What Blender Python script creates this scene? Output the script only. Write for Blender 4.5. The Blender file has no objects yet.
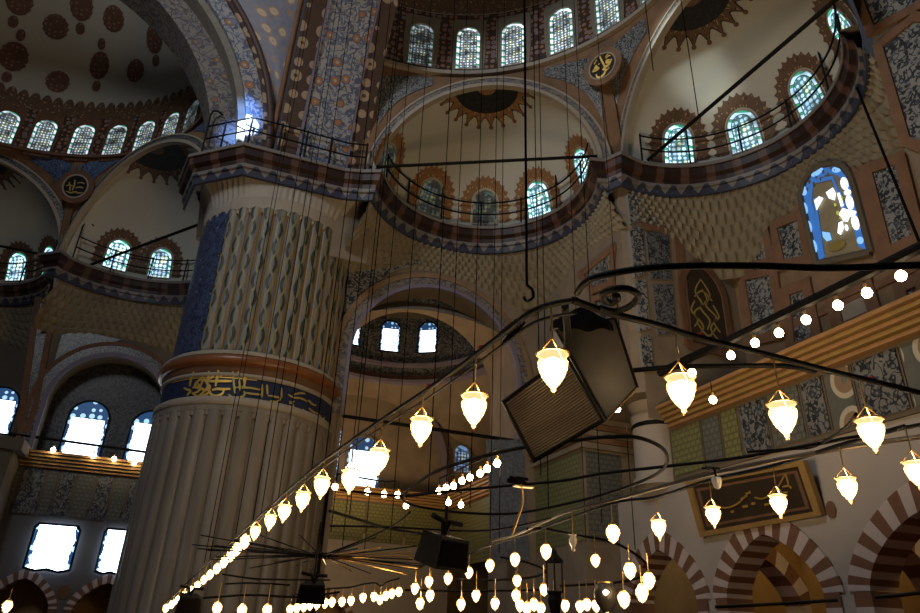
import bpy, math, random
from mathutils import Vector, Matrix
random.seed(7)
C = bpy.context.scene.collection
S = 20.0; EYE = 1.6; PI = math.pi
R_ = math.radians
def P(x, y, h): return Vector((S*x, S*y, EYE + S*h))

# ------------------------------------------------------------------ camera
F = 682.0; ROLL = R_(2.24); PITCH = R_(25.9); HEAD = R_(21.0)
CAM = Vector((0, 0, EYE))
fw = Vector((math.sin(HEAD)*math.cos(PITCH), math.cos(HEAD)*math.cos(PITCH), math.sin(PITCH)))
r0 = Vector((math.cos(HEAD), -math.sin(HEAD), 0)); u0 = r0.cross(fw)
up = u0*math.cos(ROLL) - r0*math.sin(ROLL); rt = r0*math.cos(ROLL) + u0*math.sin(ROLL)
cd = bpy.data.cameras.new('camera'); cam = bpy.data.objects.new('camera', cd); C.objects.link(cam)
cd.sensor_width = 36; cd.lens = F/920*36; cd.clip_start = .05; cd.clip_end = 400
m3 = Matrix((rt, up, -fw)).transposed()
cam.matrix_world = Matrix.Translation(CAM) @ m3.to_4x4()
bpy.context.scene.camera = cam
# a point of the place seen along one line of sight, on a surface whose position is known
def ray(px, py): return (rt*(px-460) - up*(py-306.5) + fw*F).normalized()
def on_z(px, py, z, cap=None):
    d = ray(px, py); t = (z-CAM.z)/d.z
    if t < 0: t = 1e9
    if cap: t = min(t, cap)
    return CAM + d*t
def on_x(px, py, x): d = ray(px, py); return CAM + d*(S*x/d.x)
def on_y(px, py, y): d = ray(px, py); return CAM + d*(S*y/d.y)
def on_sphere(px, py, c, r):
    d = ray(px, py); o = CAM - c; b = o.dot(d); q = b*b - (o.dot(o) - r*r)
    return CAM + d*(-b + math.sqrt(max(q, 0)))
def on_cyl(px, py, c, r, far):
    d = ray(px, py); o = CAM - c; a = d.x*d.x+d.y*d.y; b = o.x*d.x+o.y*d.y; cc = o.x*o.x+o.y*o.y-r*r
    q = math.sqrt(max(b*b-a*cc, 0)); return CAM + d*((-b + (q if far else -q))/a)

# ------------------------------------------------------------------ materials
def newmat(name):
    m = bpy.data.materials.new(name); m.use_nodes = True
    nt = m.node_tree; b = nt.nodes['Principled BSDF']
    return m, nt, b
class G:
    """tiny node graph writer"""
    def __init__(s, name, rough=.7, metal=0, spec=.3):
        s.m, s.nt, s.b = newmat(name); s.b.inputs['Roughness'].default_value = rough
        s.b.inputs['Metallic'].default_value = metal; s.b.inputs['Specular IOR Level'].default_value = spec
        s._uv = s._ob = None
    def n(s, t): return s.nt.nodes.new(t)
    def l(s, a, b): s.nt.links.new(a, b)
    def uv(s):
        if not s._uv: s._uv = s.n('ShaderNodeTexCoord').outputs['UV']
        return s._uv
    def obj(s):
        if not s._ob: s._ob = s.n('ShaderNodeTexCoord').outputs['Object']
        return s._ob
    def put(s, inp, v):
        if hasattr(v, 'is_output') or isinstance(v, bpy.types.NodeSocket): s.l(v, inp)
        elif isinstance(v, tuple) and len(v) == 3 and inp.type == 'RGBA': inp.default_value = (*v, 1)
        else: inp.default_value = v
    def math(s, op, a, b=None, clamp=False):
        k = s.n('ShaderNodeMath'); k.operation = op; k.use_clamp = clamp; s.put(k.inputs[0], a)
        if b is not None: s.put(k.inputs[1], b)
        return k.outputs[0]
    def sep(s, v):
        k = s.n('ShaderNodeSeparateXYZ'); s.l(v, k.inputs[0]); return k.outputs
    def map(s, v, sc=(1, 1, 1), loc=(0, 0, 0), rot=(0, 0, 0)):
        k = s.n('ShaderNodeMapping'); s.l(v, k.inputs[0]); k.inputs['Scale'].default_value = sc
        k.inputs['Location'].default_value = loc; k.inputs['Rotation'].default_value = rot; return k.outputs[0]
    def noise(s, v, sc, det=3, dist=0, rough=.5):
        k = s.n('ShaderNodeTexNoise'); s.l(v, k.inputs['Vector']); k.inputs['Scale'].default_value = sc
        k.inputs['Detail'].default_value = det; k.inputs['Distortion'].default_value = dist
        k.inputs['Roughness'].default_value = rough; return k.outputs[0], k.outputs[1]
    def vor(s, v, sc, rnd=1, feat='F1'):
        k = s.n('ShaderNodeTexVoronoi'); s.l(v, k.inputs['Vector']); k.inputs['Scale'].default_value = sc
        k.inputs['Randomness'].default_value = rnd; k.feature = feat; return k.outputs
    def ramp(s, f, stops, const=False):
        k = s.n('ShaderNodeValToRGB'); s.l(f, k.inputs[0]); e = k.color_ramp.elements
        k.color_ramp.interpolation = 'CONSTANT' if const else 'LINEAR'
        while len(e) < len(stops): e.new(.5)
        for q, (p, c) in zip(e, stops):
            q.position = p; q.color = (*c, 1) if isinstance(c, tuple) else (c, c, c, 1)
        return k.outputs[0]
    def mix(s, f, a, b, mode='MIX'):
        k = s.n('ShaderNodeMix'); k.data_type = 'RGBA'; k.blend_type = mode
        s.put(k.inputs[0], f); s.put(k.inputs[6], a); s.put(k.inputs[7], b); return k.outputs[2]
    def bump(s, f, st=.3, d=.05):
        k = s.n('ShaderNodeBump'); s.l(f, k.inputs['Height']); k.inputs['Strength'].default_value = st
        k.inputs['Distance'].default_value = d; s.l(k.outputs[0], s.b.inputs['Normal'])
    def color(s, v): s.put(s.b.inputs['Base Color'], v); return s.m
    def emit(s, col, st):
        s.put(s.b.inputs['Emission Color'], col); s.put(s.b.inputs['Emission Strength'], st); return s.m

def plain(name, col, rough=.7, metal=0, var=.25, sc=1.5, spec=.3, bump=0):
    g = G(name, rough, metal, spec); f, _ = g.noise(g.obj(), sc, 4)
    c = g.mix(f, tuple(k*(1-var) for k in col), tuple(min(1, k*(1+var)) for k in col))
    if bump: g.bump(f, bump, .03)
    return g.color(c)
def floral(name, ground, vine, flower, blue, sc=1.0, rough=.5, dens=.22):
    """scrolling stems with scattered blossoms"""
    g = G(name, rough); v = g.uv()
    _, w = g.noise(v, sc*.8, 2); off = g.n('ShaderNodeVectorMath'); off.operation = 'MULTIPLY_ADD'
    g.l(w, off.inputs[0]); off.inputs[1].default_value = (.28/sc,)*3; g.l(v, off.inputs[2]); vv = off.outputs[0]
    f, _ = g.noise(v, sc*1.7, 1, 1.2); stem = g.math('LESS_THAN', g.math('ABSOLUTE', g.math('SUBTRACT', f, .5)), .05)
    d = g.vor(vv, sc*1.15, .8); e = g.vor(vv, sc*2.6, .9)
    c = g.mix(g.noise(v, sc*.7, 3)[0], ground, tuple(k*.75 for k in ground))
    c = g.mix(g.math('LESS_THAN', e[0], .33), c, blue)
    c = g.mix(stem, c, vine)
    c = g.mix(g.math('LESS_THAN', d[0], dens*1.25), c, vine)
    cell = g.sep(d[1])[0]
    c = g.mix(g.math('LESS_THAN', d[0], dens), c, g.mix(g.math('GREATER_THAN', cell, .55), blue, flower))
    c = g.mix(g.math('LESS_THAN', d[0], dens*.4), c, ground)
    return g.color(c)
def blobs(name, ground, ring, dot, sc, rnd=.3, r=.36, rough=.6, lines=True):
    g = G(name, rough); v = g.uv(); d = g.vor(v, sc, rnd)
    f, _ = g.noise(v, sc*2.5, 2)
    c = g.mix(f, ground, tuple(k*.5 for k in ground))
    c = g.mix(g.math('LESS_THAN', d[0], r), c, ring)
    c = g.mix(g.math('LESS_THAN', d[0], r*.72), c, dot)
    if lines: c = g.mix(g.math('LESS_THAN', d[0], r*.25), c, ground)
    return g.color(c)
def grid_tile(name, a, b, mort, sc=1.0, w=.5, h=.25, ms=.03, rough=.35):
    g = G(name, rough); k = g.n('ShaderNodeTexBrick'); g.l(g.uv(), k.inputs[0]); k.inputs['Scale'].default_value = sc
    g.put(k.inputs['Color1'], a); g.put(k.inputs['Color2'], b); g.put(k.inputs['Mortar'], mort)
    k.inputs['Brick Width'].default_value = w; k.inputs['Row Height'].default_value = h; k.inputs['Mortar Size'].default_value = ms
    f, _ = g.noise(g.uv(), 6*sc, 3)
    return g.color(g.mix(.5, k.outputs[0], g.mix(f, tuple(x*.4 for x in a), tuple(x*1.5 for x in b))))
def marble(name, a, b, rough=.45):
    g = G(name, rough); v = g.map(g.uv(), (1.2, .07, 1)); f, _ = g.noise(v, 1.6, 5, .6)
    h, _ = g.noise(g.uv(), .35, 4)
    c = g.mix(g.ramp(f, [(.3, 0.0), (.7, 1.0)]), a, b)
    c = g.mix(g.math('MULTIPLY', h, .6), c, tuple(k*.55 for k in b)); g.bump(f, .1)
    return g.color(c)
def cornice_mat(name, red, dark, blue, white):
    g = G(name, .5); u, v, _ = g.sep(g.uv())
    fr = g.math('ABSOLUTE', g.math('SUBTRACT', g.math('FRACT', g.math('MULTIPLY', u, 1.3)), .5))
    tri = g.math('LESS_THAN', g.math('MULTIPLY', fr, 2.0), g.math('SUBTRACT', 1.25, g.math('MULTIPLY', v, 3.0)))
    low = g.mix(tri, white, blue)
    pan = g.math('LESS_THAN', g.math('ABSOLUTE', g.math('SUBTRACT', g.math('FRACT', g.math('MULTIPLY', u, .8)), .5)), .34)
    f, _ = g.noise(g.uv(), 5, 3)
    mid = g.mix(pan, red, g.mix(f, dark, tuple(k*.4 for k in dark)))
    c = g.mix(g.math('GREATER_THAN', v, .36), low, mid)
    c = g.mix(g.math('LESS_THAN', g.math('ABSOLUTE', g.math('SUBTRACT', v, .38)), .022), c, white)
    c = g.mix(g.math('GREATER_THAN', v, .88), c, white)
    return g.color(c)
def lattice_glass(name, st, vs, rim=(.75, .9, 1), body=(.8, .85, .9), dark=(.10, .12, .11), fill=.30, sc=3.4, gate=.5, green=(.02, .3, .16)):
    """stained glass: uv runs from -1 to 1 across the pane; vs is where the arch springs"""
    g = G(name, .3); x, y, _ = g.sep(g.uv())
    q = g.n('ShaderNodeCombineXYZ'); g.put(q.inputs[0], x); g.put(q.inputs[1], g.math('MAXIMUM', g.math('SUBTRACT', y, vs), 0.0))
    ln = g.n('ShaderNodeVectorMath'); ln.operation = 'LENGTH'; g.l(q.outputs[0], ln.inputs[0]); d = ln.outputs['Value']
    rnd = g.n('ShaderNodeObjectInfo').outputs['Random']
    sh = g.n('ShaderNodeVectorMath'); sh.operation = 'ADD'; g.l(g.uv(), sh.inputs[0])
    cx = g.n('ShaderNodeCombineXYZ'); g.put(cx.inputs[2], g.math('MULTIPLY', rnd, 37.0)); g.l(cx.outputs[0], sh.inputs[1])
    big, _ = g.noise(sh.outputs[0], 1.1, 2)
    lit = g.ramp(big, [(gate-.12, .12), (gate+.12, 1.0)])
    ang = g.math('ADD', y, g.math('MULTIPLY', x, .35))
    seg = g.math('FRACT', g.math('MULTIPLY', ang, 1.45))
    rimc = g.mix(g.math('LESS_THAN', seg, .28), rim, green)
    rimc = g.mix(g.math('LESS_THAN', g.math('ABSOLUTE', g.math('SUBTRACT', seg, .3)), .04), rimc, (.02, .02, .02))
    v1 = g.vor(g.uv(), sc, .25)
    cell = g.mix(g.sep(v1[1])[0], body, g.mix(g.math('GREATER_THAN', g.sep(v1[1])[1], .6), (.35, .6, 1), (.8, .9, .45)))
    dots = g.mix(g.math('LESS_THAN', v1[0], fill), dark, cell)
    c = g.mix(g.math('GREATER_THAN', d, .72), dots, rimc)
    c = g.mix(g.math('LESS_THAN', g.math('ABSOLUTE', g.math('SUBTRACT', d, .72)), .035), c, (.02, .03, .03))
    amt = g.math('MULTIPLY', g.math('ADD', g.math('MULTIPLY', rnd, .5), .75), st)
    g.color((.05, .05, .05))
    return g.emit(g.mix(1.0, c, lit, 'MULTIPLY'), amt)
def bright_glass(name, st, vs, sc=2.2, col=(.75, .86, 1)):
    """big lit window: nearly white panes, blue-green lattice left near the top and the rim"""
    g = G(name, .3); x, y, _ = g.sep(g.uv())
    q = g.n('ShaderNodeCombineXYZ'); g.put(q.inputs[0], x); g.put(q.inputs[1], g.math('MAXIMUM', g.math('SUBTRACT', y, vs), 0.0))
    ln = g.n('ShaderNodeVectorMath'); ln.operation = 'LENGTH'; g.l(q.outputs[0], ln.inputs[0]); d = ln.outputs['Value']
    v = g.vor(g.uv(), sc, .35); f, _ = g.noise(g.uv(), 2.5, 3)
    edge = g.math('GREATER_THAN', g.math('ADD', d, g.math('MULTIPLY', g.math('SUBTRACT', f, .5), .35)), .86)
    top = g.math('GREATER_THAN', y, vs+.12)
    e2 = g.math('MAXIMUM', edge, top)
    pane = g.math('LESS_THAN', v[0], .32)
    ec = g.mix(pane, (.01, .05, .14), (.45, .75, 1))
    c = g.mix(e2, col, ec); g.color((.03, .03, .04))
    return g.emit(c, g.mix(e2, (st,)*3, (st*.22,)*3))
def emitter(name, col, st):
    g = G(name, .4); g.color(tuple(k*.5 for k in col)); return g.emit(col, st)

M = {}
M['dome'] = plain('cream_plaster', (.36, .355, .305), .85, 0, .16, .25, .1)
M['wall'] = plain('brown_plaster', (.165, .135, .10), .85, 0, .4, .9, .15)
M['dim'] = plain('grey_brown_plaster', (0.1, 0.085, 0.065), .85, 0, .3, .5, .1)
M['muq'] = plain('honeycomb_plaster', (.175, .152, .105), .85, 0, .35, 1.1, .1)
M['orange'] = plain('terracotta_border', (.145, .082, .048), .75, 0, .4, 1.6, .2)
M['brown'] = plain('dark_brown_paint', (.11, .06, .035), .75, 0, .4, 2, .2)
M['cream'] = plain('cream_line', (0.255, 0.225, 0.18), .7, 0, .2, 1.5, .2)
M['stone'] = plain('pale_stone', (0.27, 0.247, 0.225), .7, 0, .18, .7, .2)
M['shadestone'] = plain('shaded_stone', (0.091, 0.0875, 0.0875), .7, 0, .2, .7, .2)  # gallery stone with the shade of the left part put into its colour
M['panel'] = plain('grey_window_panel', (.16, .15, .125), .7, 0, .3, 2, .2)
M['head'] = plain('grey_head_plaster', (.27, .25, .21), .8, 0, .3, .8, .2)
M['rwall'] = plain('terracotta_wall', (.165, .11, .068), .8, 0, .4, 1.3, .2)
M['olive'] = plain('olive_lattice', (.24, .21, .13), .7, 0, .3, 3, .2)
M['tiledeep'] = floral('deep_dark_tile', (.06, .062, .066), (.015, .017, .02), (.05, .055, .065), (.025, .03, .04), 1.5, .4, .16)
M['bluepanel'] = floral('blue_grey_panel', (.12, .14, .17), (.07, .08, .10), (.14, .16, .19), (.08, .10, .14), 1.6, .35, .14)
M['gilt'] = plain('gilt_cornice', (.24, .135, .055), .6, .1, .3, 1.5, .3)
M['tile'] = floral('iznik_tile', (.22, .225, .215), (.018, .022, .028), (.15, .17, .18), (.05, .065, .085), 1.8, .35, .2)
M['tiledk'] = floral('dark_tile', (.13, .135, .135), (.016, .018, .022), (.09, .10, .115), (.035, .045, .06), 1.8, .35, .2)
M['tilebl'] = floral('blue_tile', (.10, .15, .26), (.02, .03, .06), (.25, .3, .4), (.05, .08, .2), 1.4, .35, .14)
M['archfl'] = floral('blue_floral_paint', (.27, .27, .26), (.07, .08, .12), (.27, .12, .05), (.12, .15, .22), 1.35, .6, .30)
M['archbd'] = blobs('brown_scroll_border', (.07, .04, .025), (.05, .03, .025), (.27, .20, .13), 1.15, .35, .47)
M['archdull'] = floral('dull_arch_band', (0.168, 0.154, 0.133), (0.063, 0.056, 0.063), (0.154, 0.091, 0.049), (0.091, 0.098, 0.126), 1.3, .6, .22)
M['lilac'] = plain('lilac_line', (0.139, 0.126, 0.176), .7, 0, .2, 1.2, .2)
M['penden'] = blobs('pendentive_paint', (.18, .18, .22), (.20, .14, .10), (.34, .26, .17), 1.0, .4, .36)
M['frieze'] = blobs('red_frieze', (.05, .025, .017), (.27, .13, .06), (.12, .13, .19), 2.9, .45, .42)
M['frill'] = blobs('frill_paint', (.13, .075, .04), (.05, .028, .018), (.26, .17, .09), 3.2, .5, .40)
M['frillor'] = blobs('orange_frill_paint', (.26, .13, .05), (.12, .06, .03), (.34, .23, .10), 3.2, .5, .40)
M['spandrel'] = plain('orange_spandrel', (.165, .098, .055), .75, 0, .45, 1.6, .2)
M['medal'] = blobs('medallion_paint', (.15, .075, .05), (.09, .045, .03), (.22, .13, .08), 3.0, .3, .38)
M['black'] = plain('black_disc', (.008, .008, .01), .35, 0, .3, 2)
M['discscript'] = blobs('black_script_disc', (.012, .012, .012), (.03, .028, .02), (.012, .012, .012), 3, 1, .3)
M['gold'] = plain('gold_leaf', (.85, .55, .13), .38, .85, .2, 3)
M['golddim'] = plain('dim_gold', (.42, .33, .10), .45, .6, .2, 3)
M['navy'] = plain('navy_band', (.013, .02, .05), .4, 0, .4, 2)
M['torus'] = plain('porphyry_ring', (0.151, 0.0588, 0.021), .35, 0, .45, 1.2)
M['marble'] = marble('grey_marble', (0.26, 0.242, 0.211), (0.136, 0.112, 0.0806))
M['fluteold'] = floral('painted_flute', (0.18, 0.188, 0.203), (0.0375, 0.045, 0.0263), (0.225, 0.203, 0.09), (0.0975, 0.12, 0.188), 1.5, .45, .17)
g = G('painted_flute', .5); u_, v_, _ = g.sep(g.uv()); ul = g.math('FRACT', g.math('MULTIPLY', u_, 38/(2*PI*S*.182))); sn = g.math('MULTIPLY', g.math('SINE', g.math('MULTIPLY', v_, 3.6)), .2)
c0 = g.mix(g.noise(g.uv(), 1.6, 3)[0], (.085, .105, .15), (.15, .155, .16)); c0 = g.mix(g.math('LESS_THAN', g.math('ABSOLUTE', g.math('SUBTRACT', g.math('SUBTRACT', ul, .5), sn)), .11), c0, (.03, .035, .015))
c0 = g.mix(g.math('LESS_THAN', g.math('ABSOLUTE', g.math('ADD', g.math('SUBTRACT', ul, .5), sn)), .09), c0, (.19, .16, .06)); M['flute'] = g.color(c0)
M['fluteed'] = plain('ochre_edge', (0.27, 0.203, 0.105), .6, 0, .3, 2)
M['fluteblue'] = floral('blue_flute', (.05, .068, .125), (.015, .02, .05), (.13, .15, .19), (.03, .042, .09), 1.8, .4, .16)
M['iron'] = plain('black_iron', (.0035, .003, .0028), .6, .0, .3, 6, .12)
M['ironlt'] = plain('grey_steel', (.10, .08, .06), .5, .5, .3, 6)
M['wire'] = plain('dark_wire', (.004, .0035, .003), .9, 0, .3, 6, .05)
M['brass'] = plain('brass', (.75, .48, .16), .28, .9, .2, 6)
M['corn'] = cornice_mat('muqarnas_cornice', (.07, .036, .026), (.026, .012, .010), (.026, .03, .052), (.135, .125, .118))
M['green'] = grid_tile('green_lattice_tile', (0.16, 0.16, 0.064), (0.12, 0.128, 0.056), (0.04, 0.04, 0.02), 1.0, .30, .22, .04)
M['greytile'] = grid_tile('grey_lattice_tile', (0.112, 0.119, 0.098), (0.084, 0.091, 0.084), (0.035, 0.035, 0.035), 1.0, .3, .22, .04)
M['roset'] = blobs('rosette_tile', (.09, .10, .09), (.30, .28, .22), (.16, .11, .07), .75, .12, .42)
M['vwhite'] = plain('pale_voussoir', (0.345, 0.3, 0.285), .6, 0, .15, 2)
M['vred'] = plain('brown_voussoir', (.12, .06, .035), .6, 0, .3, 2)
M['ochre'] = plain('ochre_plaster', (0.224, 0.14, 0.049), .8, 0, .25, .9)
M['wood'] = plain('gilt_wood', (.27, .175, .06), .45, .25, .25, 3)
M['screen'] = plain('dark_panel', (.03, .022, .015), .3, 0, .3, 2)
M['spk'] = plain('black_speaker_plastic', (.03, .026, .022), .45, 0, .3, 5)
g = G('ribbed_grille', .33, .7); w = g.n('ShaderNodeTexWave'); g.l(g.uv(), w.inputs[0]); w.inputs['Scale'].default_value = 22; w.bands_direction = 'Y'
g.bump(w.outputs[0], 1.0, .02); M['grille'] = g.color(g.mix(w.outputs[0], (.20, .16, .11), (.62, .52, .38)))
M['red'] = plain('red_plastic', (.6, .05, .02), .5, 0, .1, 3)
M['china'] = plain('white_porcelain', (.8, .76, .68), .3, 0, .1, 3)
M['carpet'] = plain('red_carpet', (.14, .05, .035), .95, 0, .3, 2)
M['lamp'] = emitter('lit_lamp_bulb', (1, .74, .42), 75)
def glow_glass(name, col, st, clear):
    m, nt, b = newmat(name); t = nt.nodes.new('ShaderNodeBsdfTransparent'); x = nt.nodes.new('ShaderNodeMixShader'); x.inputs[0].default_value = clear
    b.inputs['Base Color'].default_value = (*[k*.4 for k in col], 1); b.inputs['Emission Color'].default_value = (*col, 1); b.inputs['Emission Strength'].default_value = st; b.inputs['Roughness'].default_value = .25
    nt.links.new(b.outputs[0], x.inputs[1]); nt.links.new(t.outputs[0], x.inputs[2]); nt.links.new(x.outputs[0], nt.nodes['Material Output'].inputs[0]); return m
M['shade'] = glow_glass('lit_lamp_glass', (1, .66, .28), 2.2, .5)
M['bulb'] = emitter('lit_bulb', (1, .74, .42), 40)
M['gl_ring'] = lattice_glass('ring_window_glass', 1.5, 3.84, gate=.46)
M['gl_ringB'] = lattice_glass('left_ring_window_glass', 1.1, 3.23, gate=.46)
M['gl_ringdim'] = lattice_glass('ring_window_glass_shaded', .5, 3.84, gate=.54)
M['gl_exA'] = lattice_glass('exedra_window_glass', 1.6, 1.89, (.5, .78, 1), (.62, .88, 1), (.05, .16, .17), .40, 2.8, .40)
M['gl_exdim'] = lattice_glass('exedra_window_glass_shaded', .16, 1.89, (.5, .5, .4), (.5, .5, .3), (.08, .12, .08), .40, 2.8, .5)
M['gl_exB'] = lattice_glass('far_exedra_glass', 1.7, 1.89, (.5, .8, 1), (.7, .9, 1), (.04, .12, .16), .44, 2.6, .36)
M['gl_big'] = bright_glass('bright_window_glass', 5, 2.1)
M['gl_low'] = bright_glass('low_window_glass', 7, 9, col=(.62, .76, 1))
M['gl_far'] = bright_glass('far_window_glass', 4, 2.45)
M['gl_blue'] = lattice_glass('blue_window_glass', .5, 2.2, (.3, .5, .9), (.3, .45, .9), (.02, .03, .08), .4, 2.4, .4)
M['white_pane'] = emitter('white_pane', (.86, .93, 1), 1.7)
M['blue_pane'] = emitter('blue_pane', (.05, .20, .62), .55)
M['sky_pane'] = emitter('pale_blue_pane', (.25, .55, .95), .9)
M['yg_pane'] = emitter('yellow_pane', (.5, .6, .1), .6)

# ------------------------------------------------------------------ mesh building
ORG = {}
class MB:
    def __init__(s): s.v = []; s.f = []; s.uv = []; s.mi = []
    def face(s, pts, uvs=None, m=0):
        b = len(s.v); s.v += [Vector(p) for p in pts]; s.f.append(list(range(b, b+len(pts))))
        s.uv.append(uvs or [(0, 0)]*len(pts)); s.mi.append(m); return s
    def grid(s, fn, nu, nv, uv=None, m=0):
        b = len(s.v)
        for j in range(nv+1):
            for i in range(nu+1): s.v.append(Vector(fn(i/nu, j/nv)))
        uv = uv or (lambda a, c: (a, c))
        for j in range(nv):
            for i in range(nu):
                q = b+j*(nu+1)+i; s.f.append([q, q+1, q+nu+2, q+nu+1])
                s.uv.append([uv(i/nu, j/nv), uv((i+1)/nu, j/nv), uv((i+1)/nu, (j+1)/nv), uv(i/nu, (j+1)/nv)])
                s.mi.append(m(i/nu, j/nv) if callable(m) else m)
        return s
    def tube(s, pts, r, n=8, m=0, closed=False):
        pts = [Vector(p) for p in pts]; k = len(pts); b = len(s.v); ref = None
        for i, p in enumerate(pts):
            a = pts[(i-1) % k] if closed or i else p; c = pts[(i+1) % k] if closed or i < k-1 else p
            t = (c-a).normalized()
            if ref is None: ref = t.orthogonal().normalized()
            ref = (ref - t*ref.dot(t)).normalized(); q = t.cross(ref)
            rr = r[i] if isinstance(r, (list, tuple)) else r
            for j in range(n):
                an = 2*PI*j/n; s.v.append(p + ref*(rr*math.cos(an)) + q*(rr*math.sin(an)))
        for i in range(k if closed else k-1):
            i2 = (i+1) % k
            for j in range(n):
                j2 = (j+1) % n
                s.f.append([b+i*n+j, b+i*n+j2, b+i2*n+j2, b+i2*n+j]); s.uv.append([(0, 0)]*4); s.mi.append(m)
        if not closed:
            for o in (0, (k-1)*n):
                s.f.append([b+o+j for j in range(n)]); s.uv.append([(0, 0)]*n); s.mi.append(m)
        return s
    def box(s, c, ex, ey, ez, m=0):
        c = Vector(c); ex = Vector(ex); ey = Vector(ey); ez = Vector(ez); b = len(s.v)
        for k in (-1, 1):
            for j in (-1, 1):
                for i in (-1, 1): s.v.append(c+ex*i+ey*j+ez*k)
        for f, (a, d) in zip(((0, 1, 3, 2), (4, 5, 7, 6), (0, 1, 5, 4), (2, 3, 7, 6), (0, 2, 6, 4), (1, 3, 7, 5)),
                             ((ex, ey), (ex, ey), (ex, ez), (ex, ez), (ey, ez), (ey, ez))):
            s.f.append([b+i for i in f]); A = 2*a.length; D = 2*d.length
            s.uv.append([(0, 0), (A, 0), (A, D), (0, D)]); s.mi.append(m)
        return s
    def lathe(s, c, prof, n=16, m=0):
        c = Vector(c); k = len(prof)
        return s.grid(lambda u, v: c + Vector((prof[round(v*(k-1))][0]*math.cos(2*PI*u), prof[round(v*(k-1))][0]*math.sin(2*PI*u), prof[round(v*(k-1))][1])),
                      n, k-1, lambda u, v: (u*2*PI*max(p[0] for p in prof), prof[round(v*(k-1))][1]), m)
    def patch(s, surf, out, ctr, rings=4, o=.02, m=0, usc=1.0):
        b = len(s.v); n = len(out); cx, cy = ctr
        s.v.append(surf(cx, cy, o)); co = [(cx, cy)]
        for k in range(1, rings+1):
            for (x, y) in out:
                X = cx+(x-cx)*k/rings; Y = cy+(y-cy)*k/rings; s.v.append(surf(X, Y, o)); co.append((X, Y))
        def add(ix):
            s.f.append([b+i for i in ix]); s.uv.append([(co[i][0]*usc, co[i][1]*usc) for i in ix]); s.mi.append(m)
        for i in range(n):
            j = (i+1) % n; add([0, 1+i, 1+j])
            for k in range(rings-1):
                q = 1+k*n; add([q+i, q+n+i, q+n+j, q+j])
        return s
    def band(s, surf, a, b_, o=.1, m=0, closed=False, base=0):
        """raised strip between two outlines with walls back to the surface"""
        n = len(a); L = 0
        for i in range(n if closed else n-1):
            j = (i+1) % n; d = math.dist(b_[i], b_[j]); w = math.dist(a[i], b_[i])
            s.face([surf(*a[i], o), surf(*a[j], o), surf(*b_[j], o), surf(*b_[i], o)], [(L, 0), (L+d, 0), (L+d, w), (L, w)], m)
            s.face([surf(*a[i], base), surf(*a[j], base), surf(*a[j], o), surf(*a[i], o)], [(L, 0), (L+d, 0), (L+d, .1), (L, .1)], m)
            s.face([surf(*b_[i], base), surf(*b_[j], base), surf(*b_[j], o), surf(*b_[i], o)], [(L, 0), (L+d, 0), (L+d, .1), (L, .1)], m)
            L += d
        return s
    def build(s, name, mats, parent=None, smooth=False, origin=None):
        if not isinstance(mats, (list, tuple)): mats = [mats]
        if parent is not None: org = ORG[parent.name]
        elif origin is not None: org = Vector(origin)
        else:
            org = Vector((sum(v.x for v in s.v)/len(s.v), sum(v.y for v in s.v)/len(s.v), min(v.z for v in s.v)))
        me = bpy.data.meshes.new(name); me.from_pydata([v-org for v in s.v], [], s.f)
        ul = me.uv_layers.new(name='UVMap'); k = 0; d = ul.data
        for uvs in s.uv:
            for q in uvs: d[k].uv = q; k += 1
        for mt in mats: me.materials.append(M[mt] if isinstance(mt, str) else mt)
        me.polygons.foreach_set('material_index', s.mi)
        if smooth: me.polygons.foreach_set('use_smooth', [True]*len(me.polygons))
        me.update()
        ob = bpy.data.objects.new(name, me); C.objects.link(ob)
        if parent is None: ob.location = org
        else: ob.parent = parent
        ORG[ob.name] = org
        return ob
def empty(name, loc):
    o = bpy.data.objects.new(name, None); C.objects.link(o); o.location = loc; o.empty_display_size = .2; ORG[o.name] = Vector(loc); return o
def tag(o, label, cat=None, group=None, kind=None):
    if label: o['label'] = label
    if cat: o['category'] = cat
    if group: o['group'] = group
    if kind: o['kind'] = kind
    return o
def struct(o, label=None, cat=None): return tag(o, label, cat, None, 'structure')
def dup(root, loc, label, group=None, scale=None):
    r = root.copy(); C.objects.link(r); r.location = loc; r['label'] = label
    if group: r['group'] = group
    if scale: r.scale = (scale,)*3
    for ch in root.children:
        c = ch.copy(); C.objects.link(c); c.parent = r
        for g2 in ch.children:
            d = g2.copy(); C.objects.link(d); d.parent = c
    return r

# surfaces: (x right, y up, o towards the room), metres
def surf_sph(c, rad, az0, h0):
    cc = P(*c, 1); RR = S*rad; el0 = math.asin((h0-1)/rad)
    def f(x, y, o):
        el = el0 + y/RR; az = az0 + x/(RR*math.cos(el0)); r = RR-o
        return cc + Vector((math.sin(az)*math.cos(el), math.cos(az)*math.cos(el), math.sin(el)))*r
    return f
def surf_cyl(c, rad, az0, h0):
    cc = P(*c, h0); RR = S*rad
    def f(x, y, o):
        az = az0+x/RR; r = RR-o
        return cc + Vector((math.sin(az)*r, math.cos(az)*r, y))
    return f
def surf_out(c, rad, az0, h0):      # convex cylinder seen from outside, az of the outward side
    cc = P(*c, h0); RR = S*rad
    def f(x, y, o):
        az = az0 - x/RR; r = RR+o
        return cc + Vector((math.sin(az)*r, math.cos(az)*r, y))
    return f
def surf_pln(org, u, n):
    org = Vector(org); u = Vector(u).normalized(); n = Vector(n).normalized()
    return lambda x, y, o: org + u*x + Vector((0, 0, y)) + n*o
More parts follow.
